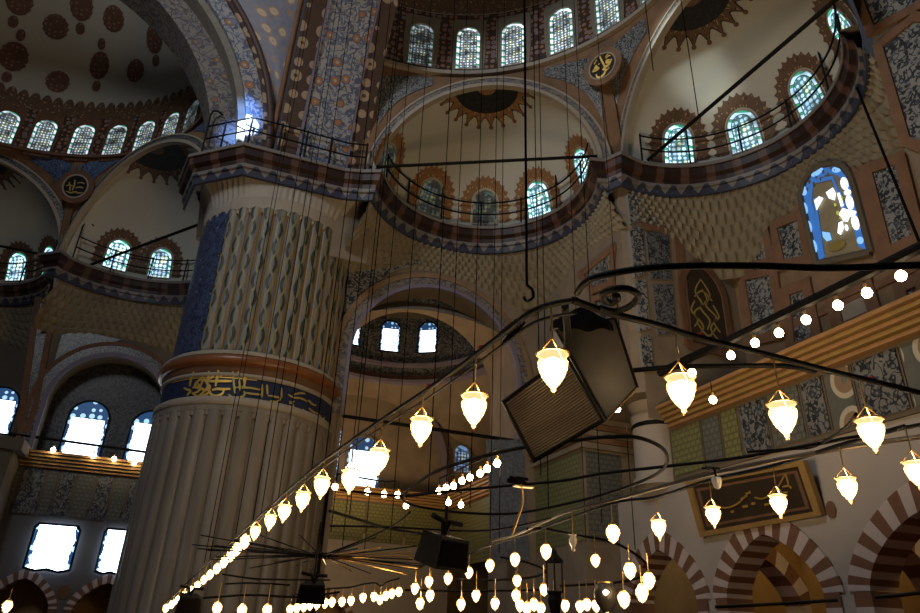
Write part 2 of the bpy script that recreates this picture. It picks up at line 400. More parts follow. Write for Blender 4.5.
def arch(w, h, n=12, bot=3, pointed=0.0):
    """closed outline of an arched opening: w wide, h tall, starting at the bottom left, clockwise"""
    r = w/2; sp = h-r*(1+pointed); o = [(-r, 0), (-r, sp*.5), (-r, sp)]
    for i in range(1, n):
        a = PI - PI*i/n; y = math.sin(a); o.append((r*math.cos(a), sp+r*y*(1+pointed*y*y)))
    o += [(r, sp), (r, sp*.5), (r, 0)]
    for i in range(1, bot): o.append((r-w*i/bot, 0))
    return o
def grow(out, d, ctr):
    res = []
    for (x, y) in out:
        vx, vy = x-ctr[0], y-ctr[1]; l = math.hypot(vx, vy) or 1
        res.append((x+vx/l*d, y+vy/l*d))
    return res
WN = [0]
def window(surf, w, h, glass, frame='cream', label=None, surround=None, fo=.12, rect=None, fw_=.12):
    """arched window: glass pane, raised frame and, where painted, its surround"""
    WN[0] += 1; o = empty('window_%d' % WN[0], surf(0, 0, 0)); struct(o, label)
    a = arch(w, h); c = (0, h*.5)
    MB().patch(surf, a, c, 4, .04, 0, 2/w).build('glass', glass, o)
    b = [(x*(1+2*fw_/w), y + (fw_ if y > .01 else -fw_)) for x, y in a]
    mb = MB().band(surf, a, b, fo, 0, True); mb.build('frame', frame, o)
    if rect:
        W, H0, H1, rm = rect; q = []
        for (x, y) in b:
            dx, dy = x, y-h*.5; t = min((W/2)/abs(dx) if abs(dx) > 1e-6 else 9e9, ((H1-h*.5) if dy > 0 else (h*.5-H0))/abs(dy) if abs(dy) > 1e-6 else 9e9)
            q.append((dx*t, h*.5+dy*t))
        MB().band(surf, b, q, .05, 0, True).build('panel', rm, o)
    if surround:
        sm, d, lob = surround
        # lobed halo over the head of the window
        n = 109; inn = []; out = []
        for i in range(n):
            t = i/(n-1); a_ = PI*(1.28-1.56*t); sp = h-w/2
            rx, ry = w/2+.14, w/2+.14
            k = d*(.86+.26*(1-abs(math.cos(t*PI*lob))))
            x0, y0 = math.cos(a_), math.sin(a_)
            if y0 < 0: inn.append((math.copysign(rx, x0), sp+y0*sp*1.25)); out.append((math.copysign(rx+k, x0), sp+y0*sp*1.25))
            else: inn.append((rx*x0, sp+ry*y0)); out.append(((rx+k)*x0, sp+(ry+k*1.05)*y0))
        MB().band(surf, inn, out, .03).build('painted_surround', sm, o)
    return o

# ================================================================== THE BUILDING
CA = (.26, .79); RA = .56; CB = (-.72, 1.54); RB = .60
E1 = (.52, 1.225); E2 = (.815, .795); B1 = (-.285, 1.915); B2 = (-.82, 2.19); RE = .275; RE2 = .32
HB, HL = 1.5, 1.155                       # chandelier pipes and lamps above eye height
def dirv(az): return Vector((math.sin(az), math.cos(az), 0))
def sphere_dome(c, rad, a0, a1, hb=1.0, e1=90, nu=40, nv=16):
    cc = P(*c, hb); mb = MB()
    return mb.grid(lambda u, v: cc + Vector((math.sin(R_(a0+(a1-a0)*u))*math.cos(R_(e1*v)), math.cos(R_(a0+(a1-a0)*u))*math.cos(R_(e1*v)), math.sin(R_(e1*v))))*S*rad,
                   nu, nv, lambda u, v: (u*rad*S*3, v*rad*S*1.57))
def cyl_wall(c, rad, a0, a1, h0, h1, nu=48, nv=1):
    return MB().grid(lambda u, v: P(*c, h0+(h1-h0)*v) + dirv(R_(a0+(a1-a0)*u))*S*rad, nu, nv, lambda u, v: (u*R_(a1-a0)*rad*S, v*(h1-h0)*S))
def lobes(w, h, n, amp, m=6, base=0.0):
    """closed strip outline with a lobed upper edge"""
    o = []
    for i in range(n*m+1):
        t = i/(n*m); o.append((-w/2+w*t, base+h+amp*abs(math.sin(t*PI*n))))
    return o

# ---- floor
mb = MB(); mb.face([(-40, -30, 0), (50, -30, 0), (50, 60, 0), (-40, 60, 0)], [(0, 0), (90, 0), (90, 90), (0, 90)])
struct(mb.build('floor', 'carpet'))

# ---- exedra half domes
def exedra(c, a0, label, aw, medal_az, frill, glass, glist, wn, wlab, RE=RE):
    o = sphere_dome(c, RE, a0, a0+180).build('exedra_dome', 'dome', None, True); struct(o, label)
    # black disc with a frilled rim at the crown, cut by the arch
    cc = P(*c, 1.0); mid = R_(a0+90)
    def pol(ang, az, off): # ang from crown
        r = S*RE-off; return cc + (dirv(mid+az)*math.sin(ang) + Vector((0, 0, math.cos(ang))))*r
    n = 54
    for nm, m, k0, k1, lob, off in (('rosette_outline', 'black', 0, .445, 11, .03), ('painted_rosette', frill, 0, .425, 11, .045), ('black_disc', 'discscript', .0, .30, 0, .06), ('crown_boss', frill, 0, .085, 0, .09)):
        mb = MB()
        def fn(u, v):
            az = (u-.5)*PI; r = k1
            if lob: r = k1*(.80+.24*(1-abs(math.cos(u*PI*lob)))**.9)
            return pol(k0+(r-k0)*v, az, off)
        mb.grid(fn, 88 if lob else n, 5, lambda u, v: (u*9, v*2.2)); mb.build(nm, m, o)
    if frill:
        mb = MB()
        for k in range(11):
            az = ((k+.5)/11-.5)*PI
            ctr = pol(.455, az, .05); x = dirv(mid+az+PI/2); nrm = (cc-ctr).normalized(); y = nrm.cross(x)
            mb.face([ctr+x*(.12*math.cos(q*PI/4))+y*(.12*math.sin(q*PI/4)) for q in range(8)])
        mb.build('rosette_drop', 'brown', o)
    for k, (az, gl) in enumerate(zip(glist, glass)):
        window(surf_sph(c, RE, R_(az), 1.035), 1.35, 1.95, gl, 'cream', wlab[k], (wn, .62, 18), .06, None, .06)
    return o
def saz(px, py, c, r):
    p = on_sphere(px, py, P(*c, 1), S*r)-P(*c, 1); return math.degrees(math.atan2(p.x, p.y))
exedra(E1, -60, 'half dome above the tie bar, lit yellowish', 0, 0, 'frillor', ['gl_exdim', 'gl_exdim', 'gl_exdim', 'gl_exA', 'gl_exA'], [-52, -11, 23.7, 57.5, 97], 'frillor',
       ['shaded window behind the pier edge in the yellowish half dome', 'unlit window at left in the yellowish half dome', 'unlit middle window of the yellowish half dome',
        'half lit window right of the middle in the yellowish half dome', 'lit window at the right end of the yellowish half dome'])
exedra(E2, 0, 'grey cream half dome at upper right', 0, 0, 'frill', ['gl_exA']*4, [28, 60.5, 95, 133], 'frill',
       ['lit window crossed by the thick bar in the right half dome', 'second lit window of the right half dome', 'third lit window of the right half dome', 'narrow window edge-on at the far right of the right half dome'])
exedra(B1, -40, 'shaded half dome left of the pier', 0, 0, 'frill', ['gl_exB', 'gl_exB'], [saz(112, 274, B1, RE2), saz(159, 275, B1, RE2)], 'frill',
       ['brightest window in the half dome left of the pier', 'dimmer window beside the pier in the left half dome'], RE2)
exedra(B2, -90, 'shaded half dome at the left edge', 0, 0, 'frill', ['gl_exB', 'gl_exB'], [saz(14, 285, B2, RE2), saz(49, 266, B2, RE2)], 'frill',
       ['lit window at the left edge of the photograph in the far half dome', 'narrow window beside the corner of the two left half domes'], RE2)

# ---- spandrels between the exedra arches and the window rings
def spandrel(c, cc, rr, a_mid, hr, label, blue, rim, RE=RE):
    ax = dirv(R_(a_mid)); tx = dirv(R_(a_mid+90)); ctr = P(*c, 1)
    def arc(t, r, push=0): return ctr + tx*(-math.cos(PI*t)*S*r) + Vector((0, 0, math.sin(PI*t)*S*r)) - ax*push
    C2 = Vector((S*cc[0], S*cc[1], 0))
    def top(p):
        d = Vector((p.x, p.y, 0)) - C2; d.normalize(); return C2 + d*S*rr + Vector((0, 0, EYE+S*hr))
    mb = MB(); n = 40
    def fn(u, v):
        p = arc(u, RE+.02, .05); return p.lerp(top(p), v)
    mb.grid(fn, n, 6, lambda u, v: (u*18, v*5)); o = mb.build('wall_spandrel', 'spandrel', None, True); struct(o, label)
    # moulded arch rim: cream line, floral band, cream line
    for nm, r0_, r1_, m, push in (('arch_rim', RE-.006, RE+.004, 'cream', .26), ('arch_band', RE+.004, RE+.020, rim, .18), ('arch_edge', RE+.020, RE+.025, 'cream', .22)):
        mb = MB()
        for (a, b, pa, pb) in ((r0_, r1_, push, push), (r0_, r0_, -.05, push), (r1_, r1_, -.05, push)):
            mb.grid(lambda u, v: arc(u, a+(b-a)*v, pa+(pb-pa)*v), n, 1, lambda u, v: (u*17, v*.4))
        mb.build(nm, m, o)
    # painted triangles in the corners
    for (u0, u1) in ((.06, .34), (.66, .94)):
        mb = MB(); tri = []
        def g2(u, v):
            uu = u0+(u1-u0)*u; k = (u if u0 < .5 else 1-u)
            a0_, a1_ = .22+.25*k, .86
            p = arc(uu, RE+.02, .05); q = p.lerp(top(p), a0_+(a1_-a0_)*v); dd = (C2-q); dd.z = 0; return q+dd.normalized()*.05
        mb.grid(g2, 8, 3, lambda u, v: (u*6, v*3)); mb.build('painted_triangle', blue, o)
    return o
spandrel(E1, CA, RA, 30, 1.365, 'orange spandrel around the yellowish half dome arch', 'tile', 'archdull')
spandrel(E2, CA, RA, 90, 1.365, 'orange spandrel around the right half dome arch', 'tile', 'archdull')
spandrel(B1, CB, RB, 50, 1.35, 'spandrel around the half dome left of the pier', 'tilebl', 'tiledk', RE2)
spandrel(B2, CB, RB, 0, 1.35, 'spandrel around the half dome at the left edge', 'tilebl', 'tiledk', RE2)
def infill(c, rr, az0, az1, hr, low, name):
    mb = MB(); C2 = P(*c, 0)
    mb.grid(lambda u, v: P(c[0], c[1], 0) + (dirv(R_(az0+(az1-az0)*u))*S*rr*(1+.0*v)) + Vector((0, 0, S*(low+(hr-low)*v))), 10, 2, lambda u, v: (u*4, v*6))
    struct(mb.build(name, 'spandrel'))
# corner webs between two arches
for (p, q, cc, rr, hr) in ((( .758, 1.0875), (.815, 1.07), CA, RA, 1.365), ((-.51, 2.195), (-.485, 2.155), CB, RB, 1.35), ((.245, 1.37), (.282, 1.362), CA, RA, 1.365), ((-.085, 1.70), (-.08, 1.54), CB, RB, 1.35)):
    C2 = Vector((S*cc[0], S*cc[1], 0))
    def fn(u, v):
        b = Vector((S*(p[0]+(q[0]-p[0])*u), S*(p[1]+(q[1]-p[1])*u), EYE+S)); d = b-C2; d.z = 0; d.normalize()
        return b.lerp(C2+d*S*rr+Vector((0, 0, EYE+S*hr)), v)
    struct(MB().grid(fn, 4, 6, lambda u, v: (u*2, v*6)).build('wall_spandrel_web', 'spandrel'))

# ---- roundels with gilt writing
def strokes(fn, paths, w, name, mat, parent, th=.02):
    """flat raised pen strokes; fn maps a 2D point and an offset to the surface; width tapers at the ends"""
    for path in paths:
        mb = MB(); wd = w
        if isinstance(path, tuple): wd, path = path
        q = [Vector((x, y)) for x, y in path]; pts = []
        for i in range(len(q)-1):
            a = q[max(i-1, 0)]; b = q[i]; c = q[i+1]; d = q[min(i+2, len(q)-1)]
            for k in range(5):
                t = k/5; pts.append(.5*((2*b)+(c-a)*t+(2*a-5*b+4*c-d)*t*t+(3*b-a-3*c+d)*t**3))
        pts.append(q[-1]); n = len(pts); L = []; Rr = []
        for i, p in enumerate(pts):
            t = (pts[min(i+1, n-1)]-pts[max(i-1, 0)]); t = t.normalized() if t.length > 1e-9 else Vector((1, 0))
            nn = Vector((-t.y, t.x)); k = wd/2*(.45+.55*math.sin(PI*min(1, max(0, (i+.6)/(n+.2))))**.6)
            L.append(p+nn*k); Rr.append(p-nn*k)
        for i in range(n-1):
            mb.face([fn(*L[i], th), fn(*L[i+1], th), fn(*Rr[i+1], th), fn(*Rr[i], th)])
            mb.face([fn(*L[i], 0), fn(*L[i+1], 0), fn(*L[i+1], th), fn(*L[i], th)])
            mb.face([fn(*Rr[i], 0), fn(*Rr[i+1], 0), fn(*Rr[i+1], th), fn(*Rr[i], th)])
        mb.build(name, mat, parent)
def roundel(cpos, nrm, r, label, paths, ink, rimm):
    n = Vector(nrm).normalized(); x = Vector((0, 0, 1)).cross(n).normalized(); y = n.cross(x)
    f = lambda a, b, o: cpos + x*a + y*b + n*o
    root = empty('calligraphy_roundel', cpos); tag(root, label, 'roundel')
    circ = lambda q: [(q*math.cos(2*PI*i/40), q*math.sin(2*PI*i/40)) for i in range(40)]
    dsc = MB().patch(f, circ(r), (0, 0), 2, .10).build('disc', 'black', root)
    MB().band(f, circ(r), circ(r*1.13), .16, 0, True).build('rim', 'cream', root)
    MB().band(f, circ(r*1.13), circ(r*1.55), .12, 0, True).build('painted_ring', rimm, root)
    strokes(lambda a, b, o: f(a*r, b*r, .10+o), paths, .13, 'letter_stroke', ink, dsc, .03)
ali = [[(-.12, 1.0), (-.02, .6), (.10, .15), (.16, -.10)],
       (.17, [(.62, .20), (.42, .28), (.36, .12), (.55, .02), (.62, -.06), (.40, -.20), (.20, -.22), (.16, -.10)]),
       [(.78, .22), (.66, .02), (.42, -.14), (.20, -.14)],
       (.16, [(.20, -.20), (.02, -.32), (.18, -.42), (.22, -.52), (.02, -.78), (-.30, -.86), (-.52, -.70), (-.56, -.45)]),
       [(-.86, -.10), (-.62, .12), (-.50, .30), (-.42, .10), (-.30, -.04), (-.55, -.12), (-.82, -.08)], [(-.74, .02), (-.5, .06), (-.28, -.12)],
       (.07, [(.30, .62), (.44, .72), (.62, .82)]), (.07, [(.34, .48), (.6, .6), (.74, .52)]), (.07, [(.12, -.66), (.34, -.52), (.52, -.4)]),
       (.08, [(-.62, .5), (-.5, .68), (-.36, .78)]), (.08, [(-.3, .28), (-.16, .40)])]
other = [[(-.7, -.5), (-.3, -.62), (.1, -.5), (.3, -.62), (.7, -.55)], [(.05, -.15), (.35, -.05), (.7, -.12)], (.09, [(.1, .3), (.4, .38), (.75, .28)]),
         [(-.6, .35), (-.45, -.1), (-.4, -.45)], [(-.15, .6), (-.12, .1), (-.2, -.4)], (.09, [(-.8, .0), (-.5, .1), (-.2, .0)])]
def on_web(px, py, cc, p, rr, hr):
    d = Vector((S*p[0], S*p[1], 0))-Vector((S*cc[0], S*cc[1], 0)); az = math.atan2(d.x, d.y)
    n = Vector((-math.sin(az), -math.cos(az), 0)); q = Vector((S*p[0], S*p[1], 0)); t = (q-CAM); dd = ray(px, py)
    # web leans inward going up: blend between corner and ring
    b0 = Vector((S*p[0], S*p[1], EYE+S)); b1 = Vector((S*cc[0], S*cc[1], EYE+S*hr))+dirv(az)*S*rr
    e = (b1-b0).normalized(); s_ = Vector((math.cos(az), -math.sin(az), 0)); nn = s_.cross(e).normalized()
    if nn.dot(n) < 0: nn = -nn
    return CAM + dd*((b0-CAM).dot(nn)/dd.dot(nn)), nn
p_, n_ = on_web(608, 72, CA, (.785, 1.075), RA, 1.365); roundel(p_+n_*.45, n_, .66, 'black roundel with bold gold writing between two half dome arches, upper right', ali, 'gold', 'spandrel')
p_, n_ = on_web(80, 190, CB, (-.50, 2.175), RB, 1.35); roundel(p_+n_*.45, n_, .72, 'black roundel with dull writing between two half dome arches at left', other, 'golddim', 'brown')

# ---- rings of windows under the two great half domes
o = cyl_wall(CA, RA, -4, 130, 1.365, 1.60, 60).build('wall_window_ring', 'frieze', None, True); struct(o, 'painted drum with windows at the top')
MB().grid(lambda u, v: P(*CA, 1.365+.012*v) + dirv(R_(-4+134*u))*(S*RA-.25+.0*v), 60, 1).build('ledge', 'cream', o)
MB().grid(lambda u, v: P(*CA, 1.365) + dirv(R_(-4+134*u))*(S*RA-.25*v), 60, 1).build('ledge', 'cream', o)
for az in range(-2, 132, 1):
    pass
lab = ['shaded window at the left end of the upper ring', 'second window from the left in the upper ring', 'third window from the left in the upper ring', 'fourth window from the left in the upper ring',
       'fifth window from the left in the upper ring, cut by the top of the picture', 'sixth window of the upper ring, just above the right arch', 'window of the upper ring above the right half dome', 'last window of the upper ring at the right']
for k, az in enumerate([11.2, 24.6, 37.5, 51.4, 65, 78.4, 92, 105]):
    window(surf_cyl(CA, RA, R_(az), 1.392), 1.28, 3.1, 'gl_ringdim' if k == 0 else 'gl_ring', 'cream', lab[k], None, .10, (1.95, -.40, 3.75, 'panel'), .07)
o = sphere_dome(CA, RA, -10, 190, 1.60, 90, 40, 14).build('great_half_dome', 'dome', None, True); struct(o, 'great half dome above the upper window ring')
def frill_ring(c, rad, a0, a1, h, hh, n, mat, par, tall):
    mb = MB()
    mb.grid(lambda u, v: P(*c, h) + dirv(R_(a0+(a1-a0)*u))*(S*rad*math.cos(v*hh*(.62+.38*abs(math.sin(u*PI*n))**.7)/(S*rad))-.05) + Vector((0, 0, S*rad*math.sin(v*hh*(.62+.38*abs(math.sin(u*PI*n))**.7)/(S*rad)))),
            n*8, 4, lambda u, v: (u*R_(a1-a0)*rad*S, v*hh))
    mb.build('painted_frill', mat, par)
frill_ring(CA, RA, -4, 130, 1.60, 2.6, 26, 'frill', o, 0)
o = cyl_wall(CB, RB, -75, 75, 1.335, 1.50, 60).build('wall_window_ring', 'frieze', None, True); struct(o, 'painted drum with windows under the left half dome')
MB().grid(lambda u, v: P(*CB, 1.335) + dirv(R_(-75+150*u))*(S*RB-.25*v), 60, 1).build('ledge', 'brown', o)
MB().grid(lambda u, v: P(*CB, 1.335+.01*v) + dirv(R_(-75+150*u))*(S*RB-.25), 60, 1).build('ledge', 'brown', o)
lab = ['lit window at the left edge in the left window ring', 'brightest window of the left window ring', 'third window of the left window ring', 'fourth window of the left window ring', 'fifth window of the left window ring',
       'sixth window of the left window ring, near the arch', 'last window of the left window ring, beside the arch']
for k, az in enumerate([-3.0, 7.5, 18.8, 29.5, 39.8, 50, 60]):
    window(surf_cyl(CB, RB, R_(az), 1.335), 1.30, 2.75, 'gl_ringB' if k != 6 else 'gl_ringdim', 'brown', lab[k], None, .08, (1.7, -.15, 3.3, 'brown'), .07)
o = sphere_dome(CB, RB, -95, 95, 1.50, 90, 60, 20).build('great_half_dome', 'dome', None, True); struct(o, 'great half dome with painted medallions at upper left')
frill_ring(CB, RB, -75, 75, 1.50, 1.35, 46, 'frill', o, 0)
cB = P(*CB, 1.50)
def dome_medal(px, py, w, h, fin):
    p = on_sphere(px, py, cB, S*RB); d = p-cB; az = math.atan2(d.x, d.y); hh = 1+(d.z/S); el = math.asin(max(-1, min(1, d.z/(S*RB))))
    RR = S*RB
    def f(x, y, off):
        e = el+y/RR; a = az+x/(RR*math.cos(el)); return cB + Vector((math.sin(a)*math.cos(e), math.cos(a)*math.cos(e), math.sin(e)))*(RR-off)
    mb = MB(); mb.patch(f, [(w*math.cos(2*PI*i/28)*(1+.05*math.cos(i*PI)), h*math.sin(2*PI*i/28)) for i in range(28)], (0, 0), 4, .05, 0, 1.0)
    if fin:
        for s_ in (-1, 1):
            mb.patch(f, [(.28*math.cos(2*PI*i/14), s_*(h+.5)+.42*math.sin(2*PI*i/14)) for i in range(14)], (0, s_*(h+.5)), 2, .05)
    mb.build('painted_medallion', 'medal', o)
for px, py, w, h, fin in ((100, 66, .75, 1.2, 1), (58, 82, .85, .95, 0), (136, 71, .75, 1.0, 0), (14, 57, .95, 1.25, 1), (56, 27, .9, 1.0, 0), (114, 19, .85, 1.05, 0), (82, 5, .85, 1.25, 1), (155, 39, .75, 1.2, 1), (20, 0, .9, 1.2, 1)):
    dome_medal(px, py, w*.86, h*.84, fin)

# ---- great arch A: soffit over the pier, facing the middle of the hall
ra = .585; xa0, xa1 = .045, .26
def bands(lo, hi, parts):
    for (a, b, m) in parts: yield lo+(hi-lo)*a, lo+(hi-lo)*b, m
o = None
for k, (a, b, m, nm, dr) in enumerate(((0, .22, 'archbd', 'scroll_border', 0), (.22, .25, 'lilac', 'painted_line', .006), (.25, .78, 'archfl', 'floral_field', 0), (.78, .80, 'lilac', 'painted_line', .006), (.80, 1, 'archbd', 'scroll_border', 0))):
    x0, x1 = xa0+(xa1-xa0)*a, xa0+(xa1-xa0)*b
    mb = MB().grid(lambda u, v: P(x0+(x1-x0)*u, .79+(ra-dr)*math.cos(PI*v), 1+(ra-dr)*math.sin(PI*v)), 3, 64, lambda u, v: (u*(x1-x0)*S, v*ra*PI*S))
    if k == 0:
        o = mb.build('great_arch', m, None, True); struct(o, 'painted soffit of the great arch springing from the pier')
    else: mb.build(nm, m, o, True)
mb = MB().grid(lambda u, v: P(xa0-.01, .79+(ra+.03*u)*math.cos(PI*v), 1+(ra+.03*u)*math.sin(PI*v)), 1, 64, lambda u, v: (u, v*30)); mb.build('arch_face', 'cream', o)
mb = MB().grid(lambda u, v: P(xa1, .79+(ra+.25*u)*math.cos(PI*v), 1+(ra+.25*u)*math.sin(PI*v)), 1, 64, lambda u, v: (u*5, v*30)); mb.build('arch_back', 'brown', o)
mb = MB().tube([P(xa0-.012, .79+(ra+.012)*math.cos(PI*i/64), 1+(ra+.012)*math.sin(PI*i/64)) for i in range(65)], .14, 8); mb.build('roll_moulding', 'orange', o, True)
# ---- great arch B seen face on (left of the pier), in two steps
xb = -.70; o = None
for k, (r_a, r_b, y, m, nm) in enumerate(((.595, .655, 1.455, 'archdull', 'great_arch'), (.655, .672, 1.40, 'panel', 'plain_step'), (.672, .712, 1.385, 'archfl', 'blue_band'), (.712, .724, 1.375, 'archbd', 'roll_band'))):  # innermost step takes duller paint, its shade put into the colour
    mb = MB()
    rr = lambda r, t: P(xb+r*math.cos(PI*t), y, 1+r*math.sin(PI*t))
    mb.grid(lambda u, v: rr(r_a+(r_b-r_a)*u, v), 3, 64, lambda u, v: (u*(r_b-r_a)*S, v*.6*PI*S))
    mb.grid(lambda u, v: P(xb+r_a*math.cos(PI*v), y+.12*u, 1+r_a*math.sin(PI*v)), 1, 64, lambda u, v: (u*2, v*.6*PI*S))
    if k == 0: o = mb.build(nm, m, None, True); struct(o, 'painted face of the great arch at upper left')
    else: mb.build(nm, m, o, True)
mb = MB().tube([P(xb+.728*math.cos(PI*i/64), 1.372, 1+.728*math.sin(PI*i/64)) for i in range(65)], .16, 8); mb.build('roll_moulding', 'archbd', o, True)
# ---- pendentive between them
def pend(u, v):
    t = v*.5
    a = P(xb+.728*math.cos(PI*t), 1.375, 1+.728*math.sin(PI*t)); b = P(xa0-.01, .79+(ra+.03)*math.cos(PI*t), 1+(ra+.03)*math.sin(PI*t))
    p = a.lerp(b, u); k = (a-b).length*.22*math.sin(PI*u); return p + Vector((.7, .7, 0)).normalized()*k*.5
o = MB().grid(pend, 12, 40, lambda u, v: (u*9*v, v*22)).build('pendentive', 'penden', None, True); struct(o, 'painted pendentive between the two great arches')
mb = MB().grid(lambda u, v: pend(.25+.5*u, .55+.45*v)+Vector((-.05, -.05, 0)), 10, 30, lambda u, v: (u*9*(.55+.45*v), v*10)); mb.build('pendentive_field', 'archfl', o, True)

# ---- cornice, swept along the plan of the half domes and the pier
def off_path(path, d):
    out = []
    for i, p in enumerate(path):
        a = path[max(i-1, 0)]; c = path[min(i+1, len(path)-1)]
        t1 = Vector((p[0]-a[0], p[1]-a[1])); t2 = Vector((c[0]-p[0], c[1]-p[1]))
        if t1.length < 1e-9: t1 = t2
        if t2.length < 1e-9: t2 = t1
        t1.normalize(); t2.normalize(); n = Vector((t1.y, -t1.x))+Vector((t2.y, -t2.x)); l = n.length
        n = n/l if l > 1e-6 else Vector((t1.y, -t1.x)); k = 1/max(.5, n.dot(Vector((t1.y, -t1.x)))); out.append((p[0]+n.x*d*k, p[1]+n.y*d*k))
    return out
def arcp(c, r, a0, a1, n=26): return [(c[0]+r*math.sin(R_(a0+(a1-a0)*i/n)), c[1]+r*math.cos(R_(a0+(a1-a0)*i/n))) for i in range(n+1)]
PROF = [(.0, -.062), (.005, -.060), (.007, -.044), (.012, -.042), (.014, -.022), (.024, -.016), (.027, .0), (.032, .002), (.032, .010), (.0, .010)]
def cornice(path, n, label, mat='corn', prof=PROF, h=1.0, par=None, nm=None):
    mb = MB(); L = [0]
    for a, b in zip(path, path[1:]): L.append(L[-1]+S*math.dist(a, b))
    rows = [off_path(path, d) for d, _ in prof]; z0 = prof[0][1]; z1 = max(z for _, z in prof)
    for j in range(len(prof)-1):
        for i in range(len(path)-1):
            q = [(i, j), (i+1, j), (i+1, j+1), (i, j+1)]
            mb.face([P(*rows[b][a], h+prof[b][1]) for a, b in q], [(L[a], (prof[b][1]-z0)/(z1-z0)) for a, b in q])
    if par: return mb.build(nm, mat, par)
    o = mb.build('trim_%d' % n, mat); struct(o, label); return o
pathA = [(-.135, 1.60), (-.115, 1.475), (-.015, 1.388), (.215, 1.386), (.262, 1.372)] + arcp(E1, RE, -60, 118) + [(.775, 1.092), (.79, 1.062)] + arcp(E2, RE, 4, 150)
pathB = [(-1.5, 2.2)] + arcp(B2, RE2, -90, 88) + [(-.515, 2.175), (-.49, 2.155)] + arcp(B1, RE2, -38, 135) + [(-.09, 1.60)]
cornice(pathA, 1, 'red and blue cornice running round the pier and both right half domes'); cornice(pathB, 2, 'red and blue cornice under the left half domes')

# ---- honeycomb vaulting under the exedra cornices and the straight walls below
def muq(c, a0, a1, bx, label, h0=.955, hb=.865, dip=.06, tiers=7, cells=96, rad=RE):
    RE = rad
    # bx: (xmin,xmax,ymax)
    def rbox(a):
        s_, k = math.sin(a), math.cos(a); r = RE*1.31
        if s_ > 1e-4: r = min(r, (bx[1]-c[0])/s_)
        if s_ < -1e-4: r = min(r, (bx[0]-c[0])/s_)
        if k > 1e-4: r = min(r, (bx[2]-c[1])/k)
        if len(bx) > 3 and k < -1e-4: r = min(r, (bx[3]-c[1])/k)
        return r
    def fn(u, v):
        a = R_(a0+(a1-a0)*u); rb = rbox(a); corner = max(0, min(1, (rb-RE)/.09))
        h1 = hb - dip*corner; t = v; ti = min(tiers-1, int(v*tiers-1e-6)); fr = v*tiers-ti
        r = RE+(rb-RE)*(t**1.2)
        ph = cells*(a-R_(a0))/2 + (ti % 2)*PI/2
        sc = abs(math.sin(ph))
        r -= (.0014*(1-fr) + .007*(1-sc)**1.4*math.sin(PI*min(1, fr*1.0))**.5) * (1 if v < .999 else 0)
        r = min(r, rb)
        return P(c[0]+r*math.sin(a), c[1]+r*math.cos(a), h0+(h1-h0)*v)
    o = MB().grid(fn, cells*5, tiers*5, lambda u, v: (u*16, v*3)).build('muqarnas', 'muq'); struct(o, label)
muq(E1, -60, 120, (.245, .80, 1.50), 'honeycomb vaulting under the yellowish half dome')
muq(E2, 0, 150, (.5, 1.09, 1.07, .52), 'honeycomb vaulting under the right half dome', dip=.11)
muq(B1, -38, 125, (-.52, .04, 2.29), 'honeycomb vaulting left of the pier', rad=RE2)
muq(B2, -90, 90, (-1.14, -.50, 2.52), 'honeycomb vaulting at the left edge', rad=RE2)

# ================================================================== WALLS
def arch_h(x, cx, hw, sp, ap, pw=2.0):
    t = abs(x-cx)/hw
    return None if t >= 1 else sp + (ap-sp)*((1-t**pw)**(1/2.0) if pw == 2 else (1-t**1.35)**.60)
def arch_wall(name, at, x0, x1, h0, h1, arches, mat, label, n=96, depth=0, sof=None, top=None, pw=2.0):
    """flat wall with arched openings; at(x, h, d) gives the point, d going into the wall"""
    xs = set([x0+(x1-x0)*i/n for i in range(n+1)])
    for (cx, hw, sp, ap) in arches:
        xs |= {cx-hw, cx+hw}; xs |= {cx+hw*math.sin(PI/2*i/14) for i in range(-14, 15)}
    xs = sorted(x for x in xs if x0-1e-9 <= x <= x1+1e-9); mb = MB(); L = []
    def low(x, side):
        for (cx, hw, sp, ap) in arches:
            if cx-hw-1e-9 <= x <= cx+hw+1e-9:
                inside = (x > cx-hw+1e-9 if side < 0 else x < cx+hw-1e-9)
                if inside or True:
                    v = arch_h(x, cx, hw, sp, ap, pw); return sp if v is None else v
        return h0
    for a, b in zip(xs, xs[1:]):
        mid = (a+b)/2; inn = any(cx-hw < mid < cx+hw for cx, hw, _, _ in arches)
        la, lb = (low(a, 1), low(b, -1)) if inn else (h0, h0)
        mb.face([at(a, la, 0), at(b, lb, 0), at(b, h1, 0), at(a, h1, 0)], [(a*S, la*S), (b*S, lb*S), (b*S, h1*S), (a*S, h1*S)])
    o = mb.build(name, mat); struct(o, label)
    if depth:
        for (cx, hw, sp, ap) in arches:
            pts = [(cx-hw, h0), (cx-hw, sp)] + [(cx+hw*math.sin(PI/2*i/14), 0) for i in range(-13, 14)] + [(cx+hw, sp), (cx+hw, h0)]
            pts = [(x, h if h else arch_h(x, cx, hw, sp, ap, pw)) for x, h in pts]
            m2 = MB(); m2.grid(lambda u, v: at(*pts[round(u*(len(pts)-1))], depth*v), len(pts)-1, 2, lambda u, v: (u*12, v*depth*S)); m2.build('soffit', sof or mat, o, True)
    return o
def pix(px, py, ax, val): return on_x(px, py, val) if ax == 'x' else on_y(px, py, val)
